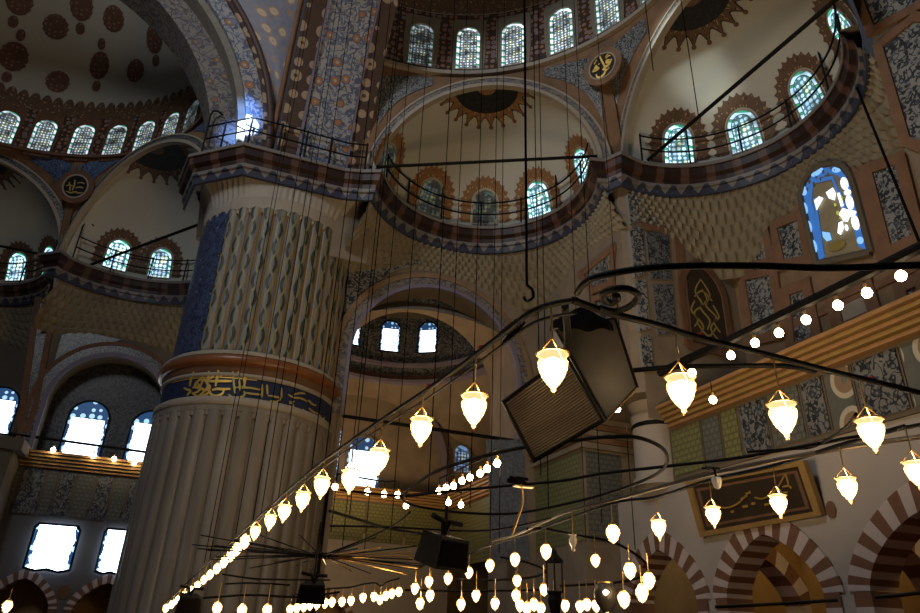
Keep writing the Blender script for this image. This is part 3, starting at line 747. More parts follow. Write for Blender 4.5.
def panel(pxs, ax, val, mat, par, name='tile_panel', off=.06, edge=None, ew=.14):
    pts = [pix(x, y, ax, val) for x, y in pxs]; n = Vector((-1, 0, 0)) if ax == 'x' else Vector((0, -1, 0)); mb = MB()
    uv = [((p.y if ax == 'x' else p.x), p.z) for p in pts]; mb.face([p+n*off for p in pts], uv)
    for i in range(len(pts)):
        j = (i+1) % len(pts); mb.face([pts[i], pts[j], pts[j]+n*off, pts[i]+n*off])
    o = mb.build(name, mat, par)
    if edge:
        e = MB()
        for i in range(len(pts)):
            a, b = pts[i], pts[(i+1) % len(pts)]; t = (b-a).normalized(); s_ = t.cross(n); e.box((a+b)/2+n*(off+.03+.012*(i % 2)+(.006 if i == len(pts)-1 and i % 2 == 0 else 0)), (b-a)/2+t*ew, s_*ew, n*.05)
        e.build('panel_border', edge, par)
    return o
def box_h(x0, x1, y0, y1, h0, h1): return P((x0+x1)/2, (y0+y1)/2, (h0+h1)/2), (S*(x1-x0)/2, 0, 0), (0, S*(y1-y0)/2, 0), (0, 0, S*(h1-h0)/2)

# back wall of the first recess: big arch opening into the corner bay
o = arch_wall('wall_back', lambda x, h, d: P(x, 1.5+d, h), .29, .80, -.08, .96, [(.52, .22, .596, .816)], 'wall', 'brown back wall with the big open arch', depth=.16, sof='wall')
f = surf_pln(P(.52, 1.5, .596), (1, 0, 0), (0, -1, 0))
def halfring(r): return [(-S*r, -S*.15), (-S*r, -S*.08)] + [(-S*r*math.cos(PI*i/32), S*r*math.sin(PI*i/32)) for i in range(33)] + [(S*r, -S*.08), (S*r, -S*.15)]
MB().band(f, halfring(.218), halfring(.228), .22).build('arch_rim', 'lilac', o)
MB().band(f, halfring(.228), halfring(.248), .14).build('arch_band', 'archdull', o)
MB().band(f, halfring(.248), halfring(.262), .18).build('arch_border', 'rwall', o)
panel([(349, 250), (424, 262), (390, 273), (357, 297), (345, 318)], 'y', 1.5, 'tile', o, 'painted_triangle', .08)
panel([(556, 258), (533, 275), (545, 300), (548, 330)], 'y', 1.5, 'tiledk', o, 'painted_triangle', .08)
panel([(486, 440), (523, 440), (529, 560), (493, 560)], 'y', 1.5, 'bluepanel', o, 'tile_panel', .05)
mb = MB(); mb.face([P(.20, 1.505, .30), P(.30, 1.505, .30), P(.30, 1.505, .99), P(.20, 1.505, .99)]); mb.face([P(.20, 1.42, .80), P(.30, 1.42, .80), P(.30, 1.42, .99), P(.20, 1.42, .99)]); mb.build('corner_strip', 'wall', o)
# side wall of the first recess
mb = MB().grid(lambda u, v: P(.80, 1.5-.41*u, .45+.51*v), 2, 2, lambda u, v: (u*8, v*10)); o = mb.build('wall_side', 'wall'); struct(o, 'brown side wall left of the tiled corner')
panel([(582, 275), (615, 248), (613, 283), (594, 291)], 'x', .80, 'tile', o, 'tile_panel', .06, 'orange', .16)
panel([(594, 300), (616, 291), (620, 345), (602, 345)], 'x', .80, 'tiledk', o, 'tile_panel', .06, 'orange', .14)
# the pier corner between the two recesses, faced with tile
mb = MB(); q = [(.80, 1.092), (.80, 1.09), (.815, 1.07), (1.09, 1.07)]
mb.face([P(.80, 1.09, .455), P(.815, 1.07, .455), P(.815, 1.07, .96), P(.80, 1.09, .96)], [(0, 0), (1, 0), (1, 10), (0, 10)])
mb.face([P(.815, 1.07, .40), P(1.09, 1.07, .40), P(1.09, 1.07, .96), P(.815, 1.07, .96)], [(0, 0), (5.5, 0), (5.5, 11), (0, 11)])
mb.face([P(.80, 1.5, .455), P(.80, 1.09, .455), P(.815, 1.07, .455), P(1.09, 1.07, .455), P(1.09, 1.5, .455)])
o = mb.build('wall_corner', 'wall'); struct(o, 'corner pier between the two right half domes, faced with tile strips')
for q in ([(625, 196), (637, 188), (639, 222), (628, 226)], [(627, 232), (640, 228), (643, 275), (632, 279)], [(632, 284), (643, 281), (647, 330), (637, 333)], [(637, 340), (648, 336), (651, 372), (641, 374)]):
    panel(q, 'y', 1.078, 'tile', o, 'tile_panel', .22)
for q in ([(643, 192), (663, 205), (665, 224), (645, 222)], [(645, 232), (668, 236), (671, 280), (650, 279)], [(652, 285), (672, 285), (676, 335), (657, 335)]):
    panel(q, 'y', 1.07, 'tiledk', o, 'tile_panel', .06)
for q in ([(640, 224), (690, 229), (691, 234), (641, 230)], [(673, 236), (681, 238), (692, 345), (683, 345)], [(694, 240), (701, 244), (704, 262), (698, 268)]):
    panel(q, 'y', 1.07, 'orange', o, 'painted_border', .08)
# niche near the inner corner
pc = on_y(709, 347, 1.07); f = surf_pln(pc, (1, 0, 0), (0, -1, 0)); a = arch(2.1, 3.9, pointed=.3)
MB().patch(f, a, (0, 1.9), 3, .04).build('niche', 'screen', o)
strokes(f, [[(-.6, .3), (-.2, .9), (-.6, 1.5), (-.1, 2.0), (-.4, 2.6), (0, 3.3)], [(.6, .3), (.2, .9), (.6, 1.5), (.1, 2.0), (.4, 2.6), (0, 3.3)], [(-.5, 2.3), (0, 2.7), (.5, 2.3)], [(-.5, 1.0), (0, .5), (.5, 1.0)], [(-.7, .8), (-.45, 1.2), (-.75, 1.6), (-.5, 2.1)], [(.7, .8), (.45, 1.2), (.75, 1.6), (.5, 2.1)], [(0, .8), (.2, 1.3), (-.2, 1.8), (.2, 2.3), (0, 2.8)]], .085, 'niche_scroll', 'golddim', o, .06)
MB().band(f, a, grow(a, .35, (0, 1.9)), .12, 0, True).build('niche_border', 'brown', o)

# right hand wall with the stained window
mb = MB().grid(lambda u, v: P(1.09, 2.29-2.2*u, -.08+1.05*v), 8, 4, lambda u, v: (u*44, v*21)); o = mb.build('wall_right', 'rwall'); struct(o, 'right wall of terracotta borders and tile panels')
for q in ([(774, 226), (803, 214), (811, 260), (783, 266)], [(787, 292), (808, 284), (820, 340), (793, 349)], [(743, 277), (775, 270), (784, 334), (752, 342)],
          [(868, 170), (902, 158), (922, 238), (889, 253)], [(902, 288), (925, 277), (925, 300), (906, 308)], [(748, 232), (768, 228), (773, 262), (752, 268)]):
    panel(q, 'x', 1.09, 'tile', o, 'tile_panel', .06, 'orange', .22)
panel([(833, 298), (868, 283), (878, 315), (841, 331)], 'x', 1.09, 'cream', o, 'plain_panel', .06, 'orange', .25)
panel([(852, 165), (862, 172), (893, 262), (880, 266)], 'x', 1.09, 'orange', o, 'painted_border', .08)
panel([(740, 345), (920, 262), (920, 270), (742, 354)], 'x', 1.09, 'orange', o, 'painted_border', .08)
# stained window: irregular panes in a plaster lattice
WX = 1.09
def wp(cx, cy, off): p = on_x(795+cx/5.11, 155+cy/5.11, WX); p.x -= off; return p
WN[0] += 1; wo = empty('window_%d' % WN[0], wp(230, 560, 0)); struct(wo, 'large blue stained glass window on the right wall')
outl = [(118, 560), (35, 215), (55, 140), (95, 85), (150, 52), (205, 42), (250, 55), (285, 95), (310, 160), (400, 500)]
inn = [(160, 520), (92, 235), (98, 165), (125, 130), (160, 105), (200, 100), (232, 112), (250, 150), (262, 190), (330, 470)]
mb = MB(); mb.face([wp(*p, .04) for p in outl]); mb.build('lattice', 'olive', wo)
mb = MB()
for i in range(len(outl)): 
    j = (i+1) % len(outl); a = [(outl[i][0]*.93+inn[i][0]*.07, outl[i][1]*.93+inn[i][1]*.07), (outl[j][0]*.93+inn[j][0]*.07, outl[j][1]*.93+inn[j][1]*.07)]
    if i < len(outl)-1: mb.face([wp(*a[0], .07), wp(*a[1], .07), wp(*inn[j], .07), wp(*inn[i], .07)])
for s_ in ([(100, 225), (116, 222), (158, 510), (142, 515)], [(112, 128), (200, 108), (232, 180), (218, 186), (196, 128), (116, 146)], [(222, 186), (242, 186), (275, 290), (255, 300)]):
    mb.face([wp(*p, .09) for p in s_])
mb.build('blue_glass', 'blue_pane', wo)
def ell(cx, cy, rx, ry, an=-.22): return [(cx+rx*math.cos(t)*math.cos(an)-ry*math.sin(t)*math.sin(an), cy+rx*math.cos(t)*math.sin(an)+ry*math.sin(t)*math.cos(an)) for t in [2*PI*i/12 for i in range(12)]]
mb = MB()
for q in ([(110, 235), (135, 215), (157, 225), (140, 255), (123, 287)], [(170, 195), (205, 170), (221, 200), (216, 236), (185, 225)], ell(265, 150, 20, 33), ell(281, 195, 19, 15), ell(292, 246, 20, 38),
          [(235, 308), (255, 275), (285, 283), (330, 292), (318, 312), (292, 320), (282, 345), (260, 342), (250, 322)], ell(321, 350, 20, 39), [(230, 402), (235, 350), (256, 340), (262, 380), (247, 412)], ell(276, 375, 9, 17), [(226, 200), (240, 196), (262, 262), (248, 270)]):
    mb.face([wp(*p, .13) for p in q])
mb.build('white_glass', 'white_pane', wo)
mb = MB()
for q in (ell(226, 78, 26, 16), ell(125, 92, 36, 15, -.6), ell(56, 185, 17, 27), ell(62, 276, 15, 32), ell(83, 370, 16, 33), ell(111, 470, 14, 34), ell(346, 440, 18, 19), ell(250, 535, 36, 11, -.4), [(150, 395), (190, 400), (201, 436), (175, 446), (155, 422)]):
    mb.face([wp(*p, .13) for p in q])
mb.build('sky_blue_glass', 'sky_pane', wo)
mb = MB()
for q in (ell(232, 300, 9, 12), ell(218, 258, 7, 9), ell(246, 325, 7, 9), ell(252, 225, 6, 14)): mb.face([wp(*p, .13) for p in q])
mb.build('yellow_glass', 'yg_pane', wo)
mb = MB(); mb.face([wp(*p, .11) for p in ell(225, 465, 48, 24, -.4)]); mb.build('olive_boss', 'golddim', wo)
mb = MB()
for i in range(len(outl)):
    a, b = wp(*outl[i], .08), wp(*outl[(i+1) % len(outl)], .08); mb.tube([a, b], .16, 6)
mb.build('frame', 'dim', wo)
# tiled pier beyond the right half dome
mb = MB().grid(lambda u, v: P(.958, .545-.35*u, .42+1.3*v), 2, 4, lambda u, v: (u*7, v*26)); mb.face([P(.958, .545, .42), P(1.09, .545, .42), P(1.09, .545, .97), P(.958, .545, .97)])
o = mb.build('wall_pier_right', 'wall'); struct(o, 'tiled wall at the upper right edge')
for q in ([(880, 47), (916, 18), (930, 18), (930, 150), (908, 142)], [(858, -6), (925, -6), (925, 4), (873, 32)]): panel(q, 'x', .958, 'tile', o, 'tile_panel', .05, 'orange', .16)

# outer back wall (left part is under the left half domes, right part closes the corner bay)
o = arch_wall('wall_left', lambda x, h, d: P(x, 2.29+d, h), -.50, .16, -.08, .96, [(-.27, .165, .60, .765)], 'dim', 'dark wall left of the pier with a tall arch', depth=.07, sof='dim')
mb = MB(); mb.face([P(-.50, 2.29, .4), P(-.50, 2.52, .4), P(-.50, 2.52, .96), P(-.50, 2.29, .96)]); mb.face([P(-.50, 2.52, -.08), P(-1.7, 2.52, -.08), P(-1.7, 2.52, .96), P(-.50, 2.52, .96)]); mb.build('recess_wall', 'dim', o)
f = surf_pln(P(-.27, 2.29, .60), (1, 0, 0), (0, -1, 0))
for r_a, r_b, of, m, nm in ((.163, .175, .2, 'lilac', 'arch_rim'), (.175, .200, .12, 'tiledk', 'arch_band'), (.200, .212, .16, 'brown', 'arch_border')): MB().band(f, halfring(r_a), halfring(r_b), of).build(nm, m, o)
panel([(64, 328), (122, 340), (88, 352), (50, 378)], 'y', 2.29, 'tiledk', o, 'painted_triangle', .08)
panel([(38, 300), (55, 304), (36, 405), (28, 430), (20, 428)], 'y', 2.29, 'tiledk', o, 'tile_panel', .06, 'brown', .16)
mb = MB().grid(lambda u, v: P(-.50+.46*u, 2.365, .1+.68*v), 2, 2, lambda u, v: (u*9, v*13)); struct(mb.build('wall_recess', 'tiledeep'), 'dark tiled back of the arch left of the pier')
for k, (bx, by, wpx, tpx, tpy) in enumerate(((78, 458, 41, 84, 401), (143, 465, 41, 148, 411))):
    b = on_y(bx, by, 2.36); t = on_y(tpx, tpy, 2.36); wd = abs(on_y(bx+wpx/2, by, 2.36).x-on_y(bx-wpx/2, by, 2.36).x)
    window(surf_pln(b, (1, 0, 0), (0, -1, 0)), wd, t.z-b.z, 'gl_big', 'iron', ['tall glaring arched window left of the pier', 'tall glaring arched window half hidden by the pier'][k], None, .1, None, .1)
b = on_y(-9, 432, 2.515); window(surf_pln(b, (1, 0, 0), (0, -1, 0)), 1.9, 2.9, 'gl_big', 'iron', 'bright window cut by the left edge of the photograph', None, .1, None, .1)
# corner bay behind the arch
mb = MB(); mb.face([P(.16, 2.29, -.08), P(1.09, 2.29, -.08), P(1.09, 2.29, .85), P(.16, 2.29, .85)], [(0, 0), (18, 0), (18, 18), (0, 18)]); o = mb.build('wall_bay', 'wall'); struct(o, 'brown rear wall seen through the big arch')
f = surf_pln(P(.53, 2.29, .52), (1, 0, 0), (0, -1, 0))
for r_a, r_b, of, m in ((.30, .32, .5, 'lilac'), (.32, .335, .3, 'orange')): MB().band(f, halfring(r_a), halfring(r_b), of).build('blind_arch', m, o)
for px, py, w, h, gl, lb in ((360, 495, 2.3, 3.9, 'gl_far', 'bright window low behind the string of lamps, seen through the arch'), (461, 472, 1.1, 1.9, 'gl_blue', 'small blue window in the shadow behind the lamps'), (327, 476, 1.2, 3.6, 'gl_far', 'narrow bright window just right of the pier')):
    b = on_y(px, py, 2.285); window(surf_pln(b, (1, 0, 0), (0, -1, 0)), w, h, gl, 'wall', lb)
cb = (.53, 1.90)
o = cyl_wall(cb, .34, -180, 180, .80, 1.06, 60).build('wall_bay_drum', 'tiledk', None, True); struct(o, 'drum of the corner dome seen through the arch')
for h_, d, m in ((.80, .5, 'lilac'), (.865, .35, 'lilac'), (.82, .2, 'brown')):
    MB().grid(lambda u, v: P(*cb, h_+.012*v) + dirv(2*PI*u)*(S*.34-d), 60, 1).build('ring_moulding', m, o)
    MB().grid(lambda u, v: P(*cb, h_) + dirv(2*PI*u)*(S*.34-d*v), 60, 1).build('ring_moulding', m, o)
for k, az in enumerate((-15, 10, 33.5)):
    window(surf_cyl(cb, .34, R_(az), .925), 1.35, 2.35, 'gl_far', 'iron', ['left of the three windows under the corner dome', 'middle of the three windows under the corner dome', 'right of the three windows under the corner dome'][k], None, .1, None, .08)
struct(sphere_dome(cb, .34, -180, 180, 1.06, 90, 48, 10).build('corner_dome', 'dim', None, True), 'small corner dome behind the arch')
def bayp(u, v):
    a = -PI+2*PI*u; s_, k = math.sin(a), math.cos(a)
    r = min((1.09-cb[0])/s_ if s_ > 1e-4 else 9, (.16-cb[0])/s_ if s_ < -1e-4 else 9, (2.29-cb[1])/k if k > 1e-4 else 9, (1.5-cb[1])/k if k < -1e-4 else 9)
    q = min(1, max(0, (r-.34)/.25)); rr = .34+(r-.34)*v; return P(cb[0]+rr*s_, cb[1]+rr*k, .80 - .20*q*v)
struct(MB().grid(bayp, 96, 6, lambda u, v: (u*40, v*5)).build('bay_pendentive', 'wall', None, True), 'brown pendentives of the corner bay')

# ================================================================== GALLERIES with striped arcades
def striped(atf, cx, hw, sp, ap, ow, name, par, depth, pw=1, n=23, foot=None, jut=.004):
    """voussoirs alternating pale and brown round a pointed arch, with their undersides and striped jambs"""
    mb = MB(); pts = []
    for i in range(2*n+1):
        t = -1+2*i/(2*n); s_ = math.copysign(abs(math.sin(PI/2*t))**1.0, t); x = cx+hw*s_; h = arch_h(x, cx, hw*1.0001, sp, ap, pw); h = sp if h is None else h
        X = cx+(hw+ow)*s_; H = arch_h(X, cx, (hw+ow)*1.0001, sp, ap+ow*1.15, pw); H = sp if H is None else H; pts.append(((x, h), (X, H)))
    for i in range(2*n):
        (a, A), (b, B) = pts[i], pts[i+1]; m = (i//2) % 2
        mb.face([atf(*a, -jut), atf(*b, -jut), atf(*B, -jut), atf(*A, -jut)], None, m)
        mb.face([atf(*a, -jut), atf(*b, -jut), atf(*b, depth), atf(*a, depth)], None, m)
        mb.face([atf(*A, -jut), atf(*B, -jut), atf(*B, 0), atf(*A, 0)], None, m)
    ft = -.08 if foot is None else foot; k = 8
    for sgn in (-1, 1):
        for i in range(k):
            h0 = ft+(sp-ft)*i/k; h1 = ft+(sp-ft)*(i+1)/k; m = i % 2
            mb.face([atf(cx+sgn*hw, h0, -jut), atf(cx+sgn*hw, h1, -jut), atf(cx+sgn*(hw+ow*.8), h1, -jut), atf(cx+sgn*(hw+ow*.8), h0, -jut)], None, m)
            mb.face([atf(cx+sgn*hw, h0, -jut), atf(cx+sgn*hw, h1, -jut), atf(cx+sgn*hw, h1, depth), atf(cx+sgn*hw, h0, depth)], None, m)
    return mb.build(name, ['vwhite', 'vred'], par)
GX = .87
gcs = [.335, .605, .875, 1.145]
atr = lambda y, h, d: P(GX+d, y, h)
o = arch_wall('wall_gallery_right', atr, .10, 1.30, -.08, .285, [(c, .097, .075, .165) for c in gcs], 'stone', 'pale stone gallery wall with striped arches at lower right', pw=1)
for c in gcs: striped(atr, c, .097, .075, .165, .034, 'striped_arch', o, .05)
for c in (.47, .74, 1.01):
    att = lambda x, h, d: P(x, c+d, h); striped(att, .985, .085, .06, .150, .028, 'cross_arch', o, .04, n=13)
    m2 = MB(); 
    for sg in (0, 1):
        pass
    # web wall over the cross arch
    xs = [.90+.19*i/20 for i in range(21)]
    for a, b in zip(xs, xs[1:]):
        la = arch_h(a, .985, .0851, .06, .150, 1) or .06; lb = arch_h(b, .985, .0851, .06, .150, 1) or .06
        m2.face([P(a, c+.005, la), P(b, c+.005, lb), P(b, c+.005, .27), P(a, c+.005, .27)])
    m2.build('cross_wall', 'ochre', o)
mb = MB(); mb.face([P(1.085, .1, -.08), P(1.085, 1.3, -.08), P(1.085, 1.3, .38), P(1.085, .1, .38)]); mb.build('aisle_wall', 'ochre', o)
mb = MB(); mb.face([P(.87, .1, .27), P(1.09, .1, .27), P(1.09, 1.3, .27), P(.87, 1.3, .27)]); mb.build('aisle_ceiling', 'ochre', o)
for py, ph in ((.74, .185), (1.01, .185), (.47, .185)):
    c_ = P(GX, py, ph); f = surf_pln(c_, (0, -1, 0), (-1, 0, 0)); MB().patch(f, [(.17*math.cos(2*PI*i/20), .24*math.sin(2*PI*i/20)) for i in range(20)], (0, 0), 2, .05).build('oval_inlay', 'brown', o)
# parapet tiles and cornice
TZ = [('green', 1.07, .98), ('greytile', .98, .93), ('green', .93, .885), ('tiledk', .885, .82), ('greytile', .82, .75), ('tiledk', .75, .705), ('roset', .705, .655), ('tiledk', .655, .58), ('roset', .58, .48), ('greytile', .48, .1)]
o = MB().box(*box_h(.865, .90, .10, 1.075, .285, .39)).box(*box_h(.872, 1.09, 1.075, 1.275, .272, .285)).build('wall_parapet_right', 'dim'); struct(o, 'tiled gallery parapet at right')
for m, ya, yb in TZ:
    mb = MB(); mb.face([P(.8625, ya-.004, .292), P(.8625, yb+.004, .292), P(.8625, yb+.004, .378), P(.8625, ya-.004, .378)], [(ya*S, 0), (yb*S, 0), (yb*S, 1.72), (ya*S, 1.72)])
    mb.face([P(.8625, ya, .292), P(.865, ya, .292), P(.865, ya, .378), P(.8625, ya, .378)]); mb.build('tile_panel', m, o)
def slab(n, x0, x1, y0, y1, label, h0=.383, h1=.425, mats=('gilt', 'wood'), side='x'):
    mb = MB(); k = 5
    for i in range(k):
        a = h0+(h1-h0)*i/k; b = h0+(h1-h0)*(i+1)/k; e = .006*i
        if side == 'x': mb.box(*box_h(x0-e, x1, y0, y1, a, b-.002), m=i % 2)
        else: mb.box(*box_h(x0, x1, y0-e, y1, a, b-.002), m=i % 2)
    o = mb.build('trim_%d' % n, list(mats)); struct(o, label); return o
slab(3, .85, 1.09, .05, 1.06, 'gilt and terracotta gallery cornice on the right')
# tiled block under the corner pier, and the round column before it
mb = MB(); mb.box(*box_h(.79, 1.09, 1.275, 1.5, -.08, .383)); o = mb.build('wall_block', 'wall'); struct(o, 'tiled block below the corner pier')
def facepl(pts, m, nm, par, uv): MB().face(pts, uv).build(nm, m, par)
facepl([P(.788, 1.495, .19), P(.788, 1.285, .19), P(.788, 1.285, .378), P(.788, 1.495, .378)], 'green', 'tile_panel', o, [(0, 0), (4.2, 0), (4.2, 3.8), (0, 3.8)])
facepl([P(.795, 1.273, .19), P(.885, 1.273, .19), P(.885, 1.273, .378), P(.795, 1.273, .378)], 'greytile', 'tile_panel', o, [(0, 0), (1.8, 0), (1.8, 3.8), (0, 3.8)])
slab(4, .78, 1.09, 1.265, 1.51, 'terracotta cornice on the tiled block', .383, .455, ('wall', 'orange'))
mb = MB(); mb.box(*box_h(.84, .86, 1.5, 2.2, .285, .39)); o = mb.build('wall_parapet_bay', 'dim'); struct(o, 'tiled gallery parapet behind the speaker')
facepl([P(.837, 2.19, .2), P(.837, 1.51, .2), P(.837, 1.51, .378), P(.837, 2.19, .378)], 'green', 'tile_panel', o, [(0, 0), (13, 0), (13, 3.5), (0, 3.5)])
slab(5, .825, 1.09, 1.5, 2.2, 'terracotta cornice of the far gallery')
cpos = P(.888, 1.141, .285)
mb = MB(); mb.lathe(cpos, [(1.12, 0), (1.12, .25), (1.01, .4), (1.0, 2.7), (1.06, 2.75), (1.06, 2.9), (1.0, 2.95), (1.0, 3.1), (1.12, 3.4)], 40)
co = mb.build('stone_column', 'stone', None, True, cpos); struct(co, 'smooth round column under the tiled corner')
MB().lathe(cpos+Vector((0, 0, 2.35)), [(1.0, 0), (1.04, .05), (1.04, .14), (1.0, .19)], 40).build('column_ring', 'iron', co, True)
# back gallery
atb = lambda x, h, d: P(x, 2.2+d, h)
ax1 = on_y(24, 583, 2.2).x/S; ax2 = on_y(108, 586, 2.2).x/S; dx = ax2-ax1
bcs = [ax1+dx*k for k in range(-3, 5) if ax1+dx*k+.13 < .84]
bl_ = [c for c in bcs if c < .0]; br_ = [c for c in bcs if c >= .0]; xm = (bl_[-1]+br_[0])/2
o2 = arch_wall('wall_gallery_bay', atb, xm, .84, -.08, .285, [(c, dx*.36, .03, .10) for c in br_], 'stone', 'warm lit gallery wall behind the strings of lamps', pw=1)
for c in br_: striped(atb, c, dx*.36, .03, .10, dx*.10, 'striped_arch', o2, .05)
o = arch_wall('wall_gallery_back', atb, -1.7, xm, -.08, .285, [(c, dx*.36, .03, .10) for c in bl_], 'shadestone', 'dim gallery wall with striped arches behind the pier', pw=1)
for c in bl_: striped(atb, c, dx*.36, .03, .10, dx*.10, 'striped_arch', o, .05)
MB().face([P(-1.7, 2.28, -.08), P(.9, 2.28, -.08), P(.9, 2.28, .3), P(-1.7, 2.28, .3)]).build('aisle_wall', 'ochre', o)
c_ = on_y(64, 592, 2.2); f = surf_pln(c_, (1, 0, 0), (0, -1, 0)); MB().patch(f, [(.32*math.cos(2*PI*i/20), .36*math.sin(2*PI*i/20)) for i in range(20)], (0, 0), 2, .05).build('oval_inlay', 'brown', o)
o = MB().box(*box_h(-1.7, .84, 2.195, 2.22, .285, .39)).build('wall_parapet_back', 'dim'); struct(o, 'dark tiled parapet behind the pier')
xs = [-1.6, -1.1, -.80, -.62, -.42, -.36, -.33, -.285, -.235, -.19, -.15, -.12, .2, .42, .55, .68, .82]
for k, (a, b) in enumerate(zip(xs, xs[1:])):
    mb = MB(); mb.face([P(a+.004, 2.192, .26), P(b-.004, 2.192, .26), P(b-.004, 2.192, .378), P(a+.004, 2.192, .378)], [(a*S, 0), (b*S, 0), (b*S, 2.4), (a*S, 2.4)])
    mb.face([P(a+.004, 2.192, .26), P(a+.004, 2.195, .26), P(a+.004, 2.195, .378), P(a+.004, 2.192, .378)]); mb.build('tile_panel', 'green' if a > .15 else ['tiledk', 'greytile'][k % 2], o)
slab(6, -1.7, .84, 2.185, 2.29, 'terracotta cornice of the back gallery', side='y')
for k, (cx_, cy_, wpx, tp) in enumerate(((47, 568, 45, 525), (111, 571, 30, 530))):
    b = on_y(cx_, cy_, 2.19); t = on_y(cx_, tp, 2.19); wd = abs(on_y(cx_+wpx/2, cy_, 2.19).x-on_y(cx_-wpx/2, cy_, 2.19).x)
    WN[0] += 1; wo = empty('window_%d' % WN[0], b); struct(wo, ['broad glaring low window at lower left', 'narrower glaring low window beside the pier foot'][k])
    f = surf_pln(b, (1, 0, 0), (0, -1, 0)); a = [(-wd/2, 0), (-wd/2, (t.z-b.z)*.9), (-wd*.42, t.z-b.z), (wd*.42, t.z-b.z), (wd/2, (t.z-b.z)*.9), (wd/2, 0), (wd*.25, -.12), (0, 0), (-wd*.25, -.1)]
    MB().patch(f, a, (0, 1), 3, .05, 0, 2/wd).build('glass', 'gl_low', wo); MB().band(f, a, grow(a, .14, (0, (t.z-b.z)/2)), .12, 0, True).build('frame', 'iron', wo)
mb = MB().box(*box_h(-.62, -.435, 2.08, 2.2, -.08, .40)); mb.box(*box_h(-.64, -.415, 2.07, 2.2, .40, .43)); struct(mb.build('wall_pilaster', 'dim'), 'dark pilaster at the left edge')
# ================================================================== THE BIG PIER
pc = (.10, 1.565); pcv = P(*pc, 0); NF = 38
root = empty('fluted_pier', P(*pc, -.08)); tag(root, 'huge round fluted pier with a navy band of gold writing, left of centre', 'pillar')
def flutes(rad, h0, h1, depth, top, n=NF, blue=None, rows=44, sub=8):
    R0 = S*rad; hw = PI*R0/n; z1 = EYE+S*h1; zt = EYE+S*top; z0 = EYE+S*h0; N = n*sub
    def loc(u):
        th = 2*PI*u; fl = (u*n) % 1.0; return th, 2*fl-1
    def isblue(u):
        th = (math.degrees(2*PI*u)+180) % 360 - 180; return blue and blue[0] < th < blue[1]
    zs = [z0+(zt-hw*1.3-z0)*i/10 for i in range(10)] + [zt-hw*1.3+(hw*1.5)*i/16 for i in range(17)] + [z1]
    def fn(u, v):
        z = zs[round(v*(len(zs)-1))]; th, t = loc(u); r = R0
        if not isblue(u):
            edge = zt-hw*(1-math.sqrt(max(0, 1-t*t)))
            r = R0-depth+depth*1.25*math.sqrt(max(0, 1-t*t)) if z < edge else R0+depth*.15
        return Vector((pcv.x+math.sin(th)*r, pcv.y-math.cos(th)*r, z))
    def mfn(u, v):
        z = (zs[round(v*(len(zs)-1))]+zs[min(len(zs)-1, round(v*(len(zs)-1))+1)])/2; uu = u+.5/N; th, t = loc(uu)
        edge = zt-hw*(1-math.sqrt(max(0, 1-t*t)))
        if z > edge: return 2
        if isblue(uu): return 3
        return 1 if abs(t) > .7 else 0
    return MB().grid(fn, N, len(zs)-1, lambda u, v: (u*2*PI*R0, zs[round(v*(len(zs)-1))]), mfn)
flutes(.191, -.08, .402, .11, .392).build('lower_shaft', ['marble', 'marble', 'marble', 'marble'], root)
flutes(.182, .49, .90, .16, .872, blue=(-100, -44)).build('painted_upper_shaft', ['flute', 'fluteed', 'cream', 'fluteblue'], root)
def ringm(nm, m, prof, n=96): return MB().lathe(P(*pc, 0), [(S*r, S*h) for r, h in prof], n).build(nm, m, root, True)
ringm('lower_ring', 'cream', [(.190, .398), (.194, .400), (.195, .412), (.189, .417)])
ibd = ringm('inscription_band', 'navy', [(.187, .415), (.187, .462)])
ringm('upper_line', 'cream', [(.187, .458), (.191, .460), (.191, .466), (.186, .468)])
ringm('dentil_course', 'brown', [(.186, .466), (.191, .474), (.193, .484)])
ringm('red_torus', 'torus', [(.192, .482), (.199, .484), (.2025, .489), (.2025, .496), (.200, .501), (.196, .504)])
ringm('top_ring', 'cream', [(.196, .505), (.197, .510), (.190, .516), (.182, .518)])
# square head carrying the cornice
def head(u, v):
    a = 2*PI*u; s_, k = math.sin(a), -math.cos(a); x0, x1, y0 = -.105, .26, 1.388
    r = min((x1-pc[0])/s_ if s_ > 1e-4 else 9, (x0-pc[0])/s_ if s_ < -1e-4 else 9, (pc[1]-y0)/-k if k < -1e-4 else 9, .30)
    den = s_*(-.656)+k*(-.755)
    if den > 1e-4: r = min(r, ((-.015-pc[0])*(-.656)+(1.392-pc[1])*(-.755))/den)
    v2 = v**1.5
    rr = .182+(r-.182)*v2 - .004*abs(math.sin(a*38))*math.sin(PI*v); return P(pc[0]+rr*s_, pc[1]+rr*k, .885+.08*v)
MB().grid(head, 160, 8, lambda u, v: (u*20, v*2)).build('pier_head', 'head', root)
MB().box(*box_h(-.010, .262, 1.40, 1.75, .955, 1.0)).box(*box_h(-.10, -.01, 1.50, 1.75, .955, 1.0)).build('pier_block', 'wall', root)
sc = 9.15; T = lambda L: [(165+x/sc, 355+y/sc) for x, y in L]; U2 = lambda L: [(255+x/8.76, 360+y/8.76) for x, y in L]
